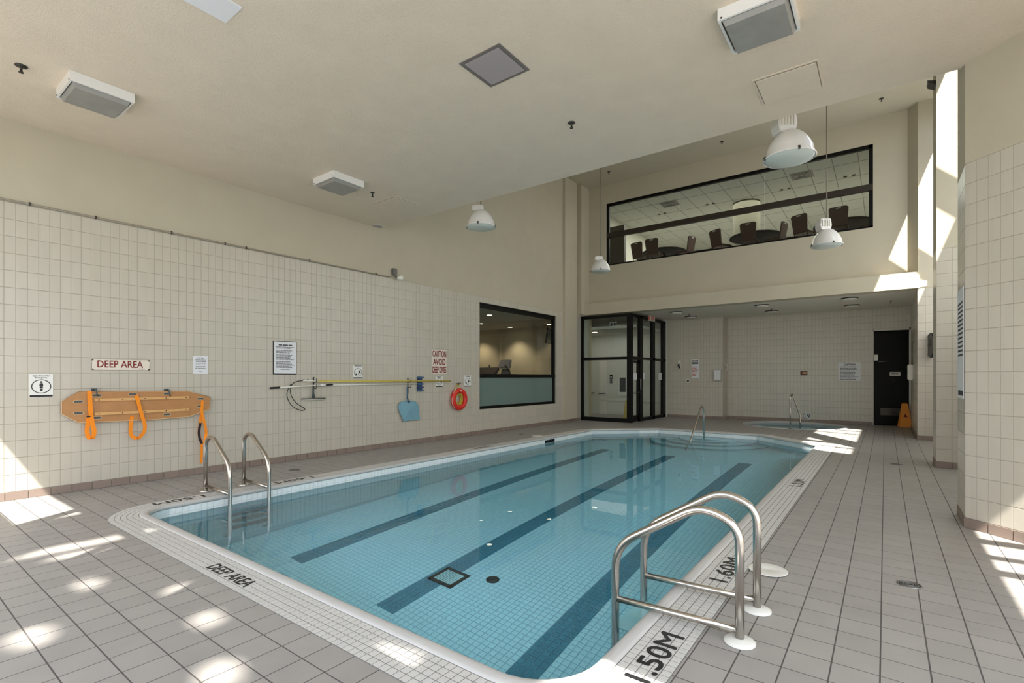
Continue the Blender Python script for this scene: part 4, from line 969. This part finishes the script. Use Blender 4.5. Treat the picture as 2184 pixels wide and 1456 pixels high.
for k, (a, b_, c, d) in enumerate(((15.74, 1.64, 16.03, 1.42), (16.49, 1.65, 16.7, 1.43), (18.04, 1.66, 18.37, 1.4))):
    b = MB(); b.box(VX1 - .047, a, d, VX1 - .044, c, b_)
    tag(b.build('posted_paper', 'paper'), ('white paper taped to the vestibule door glass', 'white paper taped beside the vestibule door', 'white paper taped to the last vestibule pane')[k], 'notice', 'papers on the vestibule glass')
t2 = thing('exit_sign', 'small red and white exit sign at the top of the vestibule', 'sign', (-6.62, 17.12, 3.48))
b = MB(); b.box(-6.657, 16.9, 3.48, -6.58, 17.36, 3.655); b.build('housing', 'white_plastic', t2, bevel=.005)
b = MB(); b.box(-6.579, 16.98, 3.5, -6.576, 17.28, 3.64); b.build('face', 'exit_red', t2)
b = MB(); b.box(-6.64, 16.896, 3.5, -6.595, 16.9, 3.64); b.build('side_panel', 'exit_red', t2)
text('lettering', 'EXIT', (-6.576, 17.13, 3.57), Y, Z, .24, .09, 'sign_white', t2)
b = MB(); p = ony(1242, 661, YF); t2 = thing('dome_camera', 'small round black and white camera on the fascia beam', 'camera', (p.x, YF, p.z))
b.lathe([(.075, 0), (.075, -.03), (.055, -.05)], p, axis=(0, 1, 0), n=20); b.build('base', 'white_plastic', t2)
b = MB(); b.lathe([(.055, -.05), (.04, -.075), (0, -.085)], p, axis=(0, 1, 0), n=20); b.build('lens', 'screen_black', t2)
# what is seen through the vestibule
YC = YB1 - .01; vq = lambda a, b_: ony(1225 + a / 5.6, 650 + b_ / 5.6, YC)
b = MB(); b.box(-11.2, YB1 - .01, 0, -6.62, YB1 + .1, 3.66); b.box(-11.2, 16.2, 0, -11.0, YB1, 3.66); b.box(-8.8, 15.6, 0, -8.54, 16.0, 3.66)
struct(b.build('wall_corridor', 'corridor_wall'), 'pale corridor wall seen through the vestibule', 'wall')
a, c = vq(300, 660), vq(390, 1340); b = MB(); b.box(a.x, YC - .02, 0, c.x, YC, 2.15)
d1 = struct(b.build('door_1', 'plain_white'), 'pale grey corridor door behind the vestibule glass', 'door')
b = MB(); h1, h2 = vq(300, 1058), vq(380, 1055); b.tube([(h1.x, YC - .06, h1.z), (h2.x, YC - .06, h2.z)], .02, 8); b.build('push_bar', 'dark_metal', d1)
t2 = thing('handrail', 'dark wall handrail at the left of the vestibule glass', 'handrail', vq(160, 1060))
h1, h2 = vq(85, 1048), vq(245, 1058)
b = MB(); b.tube([(h1.x, YC - .07, h1.z), (h2.x, YC - .07, h1.z)], .022, 8); b.build('rail', 'frame_brown', t2)
b = MB(); b.tube([(h1.x + .5, YC - .07, h1.z), (h1.x + .5, YC - .03, h1.z - .06), (h1.x + .5, YC, h1.z - .06)], .012, 6); b.build('bracket', 'dark_metal', t2)
for k, (q0, q1) in enumerate((((425, 832), (455, 890)), ((425, 902), (453, 935)))):
    a, c = vq(*q0), vq(*q1); b = MB(); b.box(a.x, YC - .015, c.z, c.x, YC, a.z); o = b.build('room_sign', 'frame_black'); tag(o, ('tall dark room sign plate beside the corridor door', 'small dark switch plate under the room sign')[k], 'sign')
    b = MB(); m_ = (a + c) / 2; b.box(m_.x - .03, YC - .018, m_.z - .02, m_.x + .03, YC - .015, m_.z + .02); b.build('mark', 'sign_white', o)
a, c = vq(532, 835), vq(632, 1085); t2 = thing('wall_cabinet', 'white framed wall opening with dark centre seen through the vestibule', 'cabinet', ((a.x + c.x) / 2, YC, c.z))
b = MB(); b.box(a.x, YC - .04, c.z, c.x, YC, a.z); b.build('frame', 'white_plastic', t2, bevel=.01)
a, c = vq(546, 868), vq(618, 1040); b = MB(); b.box(a.x, YC - .045, c.z, c.x, YC - .04, a.z); b.build('panel', 'screen_black', t2)
b = MB(); a, c = vq(300, 1125), vq(640, 1135); b.box(a.x, YC - .03, a.z - .05, -6.7, YC - .005, a.z); b.box(-11, YC - .016, 0, -6.7, YC - .002, .12)
struct(b.build('trim_5', 'corridor_wall'), 'chair rail and base board on the corridor wall', 'moulding')
b = MB(); b.box(-11.2, 16.2, 3.2, -6.8, YB1 - .01, 3.3); struct(b.build('ceiling_corridor', 'corridor_wall'), 'lowered corridor ceiling behind the vestibule', 'ceiling')
for k, (a, b_) in enumerate(((243, 328), (452, 368))):
    p = onz(1225 + a / 5.6, 650 + b_ / 5.6, 3.2); b = MB(); b.lathe([(.09, 0), (.09, -.01), (0, -.012)], p, n=16); tag(b.build('downlight', 'lamp_lit'), ('left glowing disc imitating a reflection in the vestibule glass', 'right glowing disc imitating a reflection in the vestibule glass')[k], 'light', 'discs imitating vestibule glass reflections')  # glowing discs added in place of bright reflections on the vestibule glass
area('corridor_fill_light', (-8.6, 17.4, 3.17), (0, 0, -1), 3, 1.6, 15, (1, .97, .93))  # unseen area lamp added to brighten the corridor
p = ony(1225 + 465 / 5.6, 650 + 240 / 5.6, 17.2); t2 = thing('exit_pictogram', 'white running man exit sign hanging inside the vestibule', 'sign', p)
b = MB(); b.box(p.x - .14, 17.18, p.z - .12, p.x + .14, 17.22, p.z + .12); b.build('panel', 'sign_white', t2)
b = MB(); b.box(p.x - .09, 17.176, p.z - .08, p.x - .03, 17.18, p.z + .08); b.build('figure', 'frame_black', t2); b = MB(); b.box(p.x + .03, 17.176, p.z - .08, p.x + .1, 17.18, p.z + .08); b.build('doorway_mark', 'frame_black', t2)
b = MB(); b.tube([(p.x, 17.2, p.z + .12), (p.x, 17.2, 3.66)], .01, 6); b.build('hanger', 'grey_metal', t2)
def wet_sign(x, y, yaw, m, label, h=.65):
    t = thing('wet_floor_sign', label, 'floor sign', (x, y, 0)); u = Vector((math.cos(yaw), math.sin(yaw), 0)); n = Vector((-u.y, u.x, 0))
    for s in (-1, 1):
        a, c = n * (s * .16), n * (s * .02); b = MB(); o = Vector((x, y, 0))
        vs = [o + a - u * .15, o + a + u * .15, o + c + u * .07 + Z * h, o + c - u * .07 + Z * h]; vs += [v + n * s * .014 for v in vs]
        b.add(vs, [(0, 1, 2, 3), (7, 6, 5, 4), (0, 4, 5, 1), (1, 5, 6, 2), (2, 6, 7, 3), (3, 7, 4, 0)]); pn = b.build('leaf', m, t)
        b = MB(); cc = o + (a + c) / 2 + Z * h * .5 + n * s * .018; nn = (Vector((0, 0, 1)) * .0 + n * s)
        up = (c - a + Z * h).normalized(); b.prism([(-.05, -.05), (.05, -.05), (0, .06)], cc, u, up, n * s, .003); b.build('warning_mark', 'print_red', pn)
    b = MB(); b.tube([Vector((x, y, h)) - u * .06, Vector((x, y, h + .03)), Vector((x, y, h)) + u * .06], .012, 6); b.build('handle', m, t)
wet_sign(-6.98, 15.9, .5, 'wet_yellow', 'yellow wet floor sign standing inside the glass vestibule', .72)
wet_sign(.47, 19.15, .15, 'wet_orange', 'orange wet floor sign beside the black door', .7)

# ---- black door in the back wall
b = MB(); hy = YB2 + .12; dv = Vector((math.cos(R(20)), math.sin(R(20)), 0)); dn = Vector((-dv.y, dv.x, 0)); ho = Vector((DX0 + .03, hy, 0))
b.obox(ho + dv * .48 + Z * 1.46, dv, Z, dn, .48, 1.44, .022)
d2 = struct(b.build('door_2', 'black_door'), 'black door with steel kick plate standing ajar at the back', 'door')
b = MB(); b.obox(ho + dv * .5 + Z * .42 - dn * .024, dv, Z, dn, .34, .11, .002); b.build('kick_plate', 'steel_dull', d2)
b = MB(); b.obox(ho + dv * .55 + Z * 1.6 - dn * .025, dv, Z, dn, .14, .06, .003); pl_ = b.build('name_plate', 'sign_white', d2)
lines('small_print', [(-.1, .1, .012, .018), (-.1, .1, -.02, .014)], ho + dv * .55 + Z * 1.6 - dn * .029, dv, Z, 'print_grey', pl_)
b = MB(); b.lathe([(.05, 0), (.05, -.02), (.03, -.022)], ho + dv * .54 + Z * 1.38 - dn * .022, axis=dn, n=16); b.build('lock', 'dark_metal', d2)
b = MB(); b.tube([ho + dv * .1 + Z * 1.98 - dn * .06, ho + dv * .36 + Z * 1.99 - dn * .06], .012, 8); b.build('pull_bar', 'steel_dull', d2)
b = MB(); b.box(DX0 + .03, hy - .12, 2.02, DX0 + .13, hy - .05, 2.2); b.build('sensor', 'white_plastic', d2)
b = MB(); b.box(DX0 - .02, YB2 - .004, 0, DX0 + .02, YB2 + .22, DZ + .03); b.box(DX0, YB2 - .004, DZ - .03, DX1 + .02, YB2 + .22, DZ + .03); b.box(DX1 - .02, YB2 - .004, 0, DX1 + .03, YB2 + .22, DZ + .03)
b.build('door_frame', 'wall_tile', d2)
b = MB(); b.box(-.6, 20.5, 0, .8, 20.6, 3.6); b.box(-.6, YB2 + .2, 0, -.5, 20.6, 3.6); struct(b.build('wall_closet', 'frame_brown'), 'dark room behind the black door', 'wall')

# ---- items on the back wall
def bsign(name, label, px0, py0, px1, py1, yw, m='sign_white', cat='sign', th=.008):
    a = ony(px0, py0, yw); c = ony(px1, py1, yw); t = thing(name, label, cat, ((a.x + c.x) / 2, yw, c.z))
    b = MB(); b.box(a.x, yw - th, c.z, c.x, yw, a.z); b.build('panel', m, t); return t, Vector(((a.x + c.x) / 2, yw - th, (a.z + c.z) / 2)), c.x - a.x, a.z - c.z
t, c, wd, h = bsign('caution_sign', 'large white CAUTION notice on the back wall left of the black door', 1788, 773, 1836, 812, YB2, 'paper')
text('lettering', 'CAUTION', c + Z * h * .38, X, Z, wd * .5, h * .1, 'marking_black', t, bold=.05)
lines('small_print', [(-wd * .42, wd * random.uniform(.2, .42), h * (.26 - .075 * i), .018) for i in range(10)], c, X, Z, 'print_grey', t)
t, c, wd, h = bsign('notice', 'narrow white notice with orange print near the vestibule', 1475, 766, 1491, 806, YB1, 'paper', 'notice')
lines('small_print', [(-wd * .42, wd * .4, h * (.42 - .08 * i), .03) for i in range(3)], c, X, Z, 'print_grey', t)
lines('small_print', [(-wd * .42, wd * random.uniform(.1, .42), h * (.08 - .075 * i), .025) for i in range(7)], c, X, Z, 'print_orange', t)
t, c, wd, h = bsign('name_plate', 'small brown plate with pale print on the back wall', 1707, 791, 1722, 800, YB2, 'sign_brown')
lines('small_print', [(-wd * .2, wd * .4, h * .2, .02), (-wd * .2, wd * .4, -h * .1, .02)], c, X, Z, 'ply_edge', t)
a = ony(1524, 788, YB1); c = ony(1540, 811, YB1); t = thing('wall_box', 'shiny white wall box at the end of the protruding wall', 'box', (a.x, YB1, c.z))
b = MB(); b.box(a.x, YB1 - .1, c.z, c.x, YB1, a.z); b.build('body', 'steel_dull', t, bevel=.01)
b = MB(); b.box(a.x + .015, YB1 - .108, c.z + .02, c.x - .04, YB1 - .1, a.z - .02); b.build('door', 'paper', t)
p = ony(1450, 778, YB1); t = thing('wall_phone', 'black and white emergency phone on the back wall beside vestibule', 'phone', (p.x, YB1, p.z - .15))
b = MB(); b.box(p.x - .05, YB1 - .06, p.z - .12, p.x + .05, YB1, p.z + .17); b.build('body', 'white_plastic', t, bevel=.01)
b = MB(); b.tube(smooth([Vector((p.x - .01, YB1 - .08, p.z + .03)), Vector((p.x - .01, YB1 - .1, p.z - .04)), Vector((p.x + .02, YB1 - .08, p.z - .12))]), .03, 8); b.build('handset', 'black_rubber', t)
p = ony(1467, 812, YB1); t = thing('call_button', 'small round push button box under the orange notice', 'button', (p.x, YB1, p.z))
b = MB(); b.box(p.x - .07, YB1 - .04, p.z - .07, p.x + .07, YB1, p.z + .07); b.build('box', 'white_plastic', t, bevel=.01)
b = MB(); b.lathe([(.035, 0), (.03, -.04), (0, -.045)], (p.x + .02, YB1 - .04, p.z), axis=(0, 1, 0), n=14); b.build('button', 'dark_metal', t)
p = Vector((-4.62, 19.1, 1.86)); b = MB(); b.tube(smooth([Vector((-4.62, p.y - .1, p.z + .12)), Vector((-4.56, p.y - .06, p.z + .08)), Vector((-4.55, p.y - .06, p.z - .06)), Vector((-4.62, p.y - .1, p.z - .14))]), .012, 8)
tag(b.build('grab_bar', 'white_plastic'), 'curved white handle on the wall step beside the white box', 'bar')
a = ony(1712, 881, YB2); c = ony(1727, 893, YB2); t = thing('depth_plate', 'white tile plate reading 0.9 above the hot tub', 'sign', ((a.x + c.x) / 2, YB2, c.z))
b = MB(); b.box(a.x - .02, YB2 - .008, c.z - .02, c.x + .02, YB2, a.z + .02); b.build('plate', 'mosaic', t)
text('lettering', '0.9', ((a.x + c.x) / 2, YB2 - .008, (a.z + c.z) / 2), X, Z, c.x - a.x, a.z - c.z, 'marking_black', t, bold=.01)
for k, (x, y) in enumerate(((-5.56, 16.6), (-5.55, 18.1), (-2.96, 16.5), (-2.97, 18.15), (-.78, 16.46), (-.8, 18.15))):
    t = thing('disc_light', 'flat round ceiling light in the ' + ('front', 'rear')[k % 2] + ' row, ' + ('nearest the vestibule', 'above the middle', 'nearest the black door')[k // 2], 'light', (x, y, 3.66), 'disc lights over the hot tub corner')
    b = MB(); b.lathe([(.2, 0), (.2, -.02), (.185, -.03)], (x, y, 3.66), n=28); b.build('base', 'dark_metal', t)
    b = MB(); b.lathe([(.187, -.012), (.187, -.05), (.15, -.065), (0, -.07)], (x, y, 3.66), n=28); b.build('diffuser', 'disc_glass', t)

# ---- right side details
t = thing('wall_clock', 'round black rimmed wall clock seen edge-on on the far pier', 'clock', (.78, 15.46, 2.25)); cz = Vector((.86, 15.40, 2.25))
ax = Vector((-.35, -.94, 0)).normalized()
ax = Vector((-1, -.2, 0)).normalized(); cz = Vector((.905, 15.3, 2.25))
b = MB(); b.lathe([(.27, .07), (.29, .05), (.29, -.0), (.26, -.03)], cz, axis=ax, n=32); b.build('case', 'black_rubber', t)
b = MB(); b.lathe([(.27, .06), (0, .06)], cz, axis=ax, n=32); b.build('face', 'machine_grey', t)
b = MB(); b.obox(cz + ax * .065 + Z * .07, Z, ax.cross(Z), ax, .09, .01, .002); b.build('hour_hand', 'marking_black', t); b = MB(); b.obox(cz + ax * .066 + ax.cross(Z) * .07, ax.cross(Z), Z, ax, .11, .007, .002); b.build('minute_hand', 'marking_black', t)
b = MB(); b.tube([cz - ax * .02, cz - ax * .02 + Y * .16], .03, 8); b.build('bracket', 'dark_metal', t)
t = thing('paper_dispenser', 'white dispenser on the side wall before the black door', 'dispenser', (.62, 17.9, 1.45))
b = MB(); b.box(.5, 17.7, 1.42, .622, 18.1, 1.85); b.build('body', 'white_plastic', t, bevel=.02)
b = MB(); b.tube([(.6, 17.9, 1.85), (.6, 17.9, 2.5)], .012, 6); b.build('pipe', 'grey_metal', t)
t = thing('rules_board', 'narrow grey rules board on the side of the right column', 'sign', (.64, 7.05, 1.3)); xx = .638
p0, p1 = onx(2044.5, 672, xx), onx(2057, 846, xx)
b = MB(); b.box(xx - .006, 6.78, 1.28, xx, 7.28, 2.42); b.build('panel', 'paper', t)
lines('small_print', [(-.2, .2, .42 - .045 * i, .02) for i in range(13)], Vector((xx - .006, 7.03, 1.85)), -Y, Z, 'print_grey', t)
b = MB(); b.box(xx - .008, 6.82, 1.31, xx - .006, 7.2, 1.36); b.build('bar', 'marking_black', t)
p = onx(1984, 177, .68); p.y = 11.0; p.z = ony(1984, 177, 11.0).z
t = thing('wall_bracket', 'small dark wedge fixture high on the middle tiled column', 'fixture', (.68, 11.0, p.z))
b = MB(); b.prism([(0, 0), (-.11, .035), (-.1, -.01), (0, -.07)], (.681, 10.95, p.z), X, Z, Y, .22); b.build('body', 'frame_brown', t)

# ---- party room behind the long upper window
x0, z0, x1, z1 = UW
w2 = struct(MB().build('window_2', 'frame_brown'), 'long black framed interior window in the upper wall', 'window')
b = MB(); b.box(x0, YU + .03, z1 - .09, x1, YU + .12, z1); b.box(x0, YU + .03, z0, x1, YU + .12, z0 + .05); b.box(x0, YU + .03, z0, x0 + .09, YU + .12, z1); b.box(x1 - .09, YU + .03, z0, x1, YU + .12, z1); b.build('window_frame', 'frame_black', w2)
b = MB(); zm = 6.37; b.box(x0, YU + .02, zm - .08, x1, YU + .13, zm + .08); b.build('transom', 'frame_brown', w2)
for a, c in ((z0 + .05, zm - .08), (zm + .08, z1 - .09)):
    for k in range(3):
        xa = x0 + .09 + (x1 - x0 - .18) * k / 3; b = MB(); b.box(xa, YU + .073, a, xa + (x1 - x0 - .18) / 3 - .006, YU + .077, c); b.build('pane', 'glass_party', w2)
FZ, PZ = 5.27, 7.68
b = MB(); b.box(-8.73, YU + .2, FZ - .2, .62, 25.2, FZ); struct(b.build('floor_party', 'concrete'), 'party room floor', 'floor')
b = MB(); b.box(-8.73, YU + .2, PZ, .62, 25.2, PZ + .1); cp = struct(b.build('ceiling_party', 'tbar'), 'suspended tile ceiling of the party room', 'ceiling')
cq = grid((0, 0, PZ), X, Y, steps(-8.7, .6, 0, .61), steps(YU + .2, 25.1, 16.2, 1.22))
tiles(cp, 'ceiling_tile', cq, -Z, .006, 'ceiling_tile', 300, gap=.028, bev=.004)
b = MB(); b.box(-8.73, YU + .2, FZ, -8.5, 25.2, PZ); b.box(.5, YU + .2, FZ, .62, 25.2, PZ)
b.box(-8.73, 25.0, FZ, -5.6, 25.2, PZ); b.box(-3.9, 25.0, FZ, -2.6, 25.2, PZ); b.box(-1.2, 25.0, FZ, .62, 25.2, PZ); b.box(-8.73, 25.0, 7.56, .62, 25.2, PZ); b.box(-8.73, 25, FZ, .62, 25.2, 6.3)
struct(b.build('wall_party', 'corridor_wall'), 'party room walls with far windows', 'wall')
b = MB(); b.box(-8.5, 16.9, FZ, -7.55, 17.05, 7.0); struct(b.build('wall_divider', 'frame_brown'), 'dark partition at the left end of the party room', 'wall')
b = MB(); p = ony(1592, 440, 19.2); b.tube([(p.x, 19.2, FZ), (p.x, 19.2, PZ)], .44, 24); struct(b.build('column_round', 'column_paint'), 'round cream column inside the party room', 'column')
def air(px, py, label):
    p = onz(px, py, PZ); t = thing('air_grille', label, 'grille', p, 'party room grilles')
    b = MB(); b.box(p.x - .3, p.y - .3, PZ - .016, p.x + .3, p.y + .3, PZ - .006); b.build('frame', 'vent_slat', t)
    for k in range(4):
        b = MB(); r_ = .26 - .06 * k
        for q in ((-r_, -r_, r_, -r_ + .03), (-r_, r_ - .03, r_, r_), (-r_, -r_, -r_ + .03, r_), (r_ - .03, -r_, r_, r_)): b.box(p.x + q[0], p.y + q[1], PZ - .024, p.x + q[2], p.y + q[3], PZ - .016)
        b.build('vane', 'tbar', t)
air(1428, 434, 'square grille in party room ceiling at left'); air(1710, 373, 'square grille in party room ceiling at right')
for k, (px, py) in enumerate(((1515, 434), (1412, 455), (1675, 402), (1812, 374))):
    p = onz(px, py, PZ); t = thing('spot_fitting', ('pair of dark ceiling spots left of the round column', 'small dark ceiling spots below the left grille', 'pair of dark ceiling spots right of the round column', 'pair of dark ceiling spots at the right end of the party room')[k], 'light', p, 'party room ceiling spots')
    for s in (-1, 1):
        b = MB(); b.lathe([(.05, 0), (.05, -.02), (0, -.022)], (p.x + s * .11, p.y, PZ - .006), n=12); b.build('spot', 'frame_brown', t)
area('party_room_lamps', (-4, 20, PZ - .05), (0, 0, -1), 7, 7, 700, (1, .96, .9))
# banquet chairs and round tables
def chair_proto():
    t = thing('banquet_chair', 'x', 'chair', (0, 0, 0), 'party room chairs')
    b = MB(); b.box(-.22, -.22, .43, .22, .22, .49); b.build('seat', 'chair_brown', t, bevel=.015)
    pr = [(-.21, 0), (.21, 0), (.24, .5), (.1, .53), (.1, .5), (-.1, .5), (-.1, .53), (-.24, .5)]
    b = MB(); b.prism([(-.2, 0), (.2, 0), (.235, .46), (.18, .5), (-.18, .5), (-.235, .46)], (0, -.2, .47), X, Vector((0, -.17, .985)), Vector((0, -.985, -.17)), .035); bk = b.build('backrest', 'chair_brown', t, bevel=.006)
    b = MB(); b.prism([(-.06, .445), (.06, .445), (.05, .475), (-.05, .475)], (0, -.19, .47), X, Vector((0, -.17, .985)), Vector((0, -.985, -.17)), .056); b.build('hand_hole', 'ceiling_tile', bk)
    for sx in (-1, 1):
        for sy in (-1, 1):
            b = MB(); b.tube([(sx * .19, sy * .19, .44), (sx * .21, sy * .23, 0)], .014, 8); b.build('leg', 'black_rubber', t)
    return t
cp_ = chair_proto()
# x, y, yaw (0 faces +Y)
spots = [(-3.37, 16.9, 0, 'banquet chair with its back to the long window at the middle table'), (-4.25, 17.05, -.5, 'banquet chair on the left of the middle table'), (-2.75, 17.3, 1.35, 'banquet chair seen edge-on right of the middle table'),
         (-1.9, 16.95, -.4, 'banquet chair left of the right table'), (-1.04, 16.85, 0, 'banquet chair backing the window at the right table'), (-.3, 17.3, 1.25, 'banquet chair cut by the right window frame'),
         (-6.95, 17.0, -.2, 'banquet chair left of the far left table'), (-6.4, 16.85, .0, 'banquet chair backing the window at the far left table'), (-5.5, 17.2, 1.35, 'banquet chair edge-on right of the far left table')]
for i, (x, y, a, lb) in enumerate(spots):
    o = cp_ if i == 0 else copy_tree(cp_, (0, 0, 0), lb)
    o.location = (x, y, FZ); o.rotation_euler.z = a; o['label'] = lb
for k, (x, y) in enumerate(((-3.35, 17.55), (-1.0, 17.7), (-6.4, 17.75))):
    t = thing('round_table', ('round dark table at the middle of the long window', 'round dark table at the right end of the long window', 'round dark table at the left end of the long window')[k], 'table', (x, y, FZ), 'party room tables')
    b = MB(); b.lathe([(0, .74), (.76, .74), (.76, .70), (.7, .69), (0, .69)], (x, y, FZ), n=36, smooth=False); b.build('tabletop', 'table_black', t)
    b = MB(); b.lathe([(.06, .69), (.05, .1), (.32, .04), (.32, 0), (0, 0)], (x, y, FZ), n=20); b.build('pedestal', 'table_black', t)

# ---- the tree outside the near windows that dapples the sunlight on the deck
t = thing('shade_tree', 'leafy tree outside the near windows, out of the picture', 'tree', (1.8, -8.6, -.3))
holes = [(-3.95, .65, .16, .07), (-4.63, 1.08, .13, .05), (-4.02, 1.43, .11, .05), (-3.37, 1.36, .11, .05), (-2.68, 1.14, .14, .06), (-2.1, 1.74, .13, .08), (-5.76, 1.3, .08, .5), (-5.5, 1.2, .06, .2), (-1.1, 2.28, .28, .3), (-4.9, .5, .14, .04)]
V = []; F = []
CZ0 = 12.5
for i in range(42000):
    z = random.uniform(CZ0, CZ0 + 2); fx = random.uniform(-7.05, .45); fy = random.uniform(-2.2, 2.75)
    c = Vector((fx + .357 * z, fy - .578 * z, z)); sz = random.uniform(.07, .11)
    bad = False
    for hx, hy_, ra, rb in holes:
        if ((fx - hx) / (ra + .05)) ** 2 + ((fy - hy_) / (rb + .05)) ** 2 < 1: bad = True; break
    if bad: continue
    a = Vector((random.gauss(0, 1), random.gauss(0, 1), random.gauss(0, .5))).normalized(); bb = a.cross(Vector((random.gauss(0, .4), random.gauss(0, .4), 1))).normalized()
    k = len(V); V += [tuple(c + a * sz), tuple(c + bb * sz * .55), tuple(c - a * sz), tuple(c - bb * sz * .55)]; F.append((k, k + 1, k + 2, k + 3))
b = MB(); b.v = V; b.f = F; b.sm = [False] * len(F); o = Vector((1.8, -8.6, -.3)); me = bpy.data.meshes.new('foliage'); me.from_pydata([tuple(Vector(v) - o) for v in V], [], F); me.materials.append(MATS['foliage'])
lf = bpy.data.objects.new('foliage', me); C.objects.link(lf); lf.parent = t; lf['kind'] = 'stuff'
b = MB(); b.tube([(1.8, -8.6, -.3), (1.7, -8.6, 5), (1.8, -8.3, 10), (1.6, -7.8, 13.4)], [.3, .24, .16, .06], 10); b.build('trunk', 'bark', t)
for dx in (-2.6, 2.2): b = MB(); b.tube([(1.75, -8.4, 8), (1.8 + dx * .6, -8.0, 11), (1.8 + dx, -7.6, 13.2)], [.12, .08, .03], 8); b.build('branch', 'bark', t)
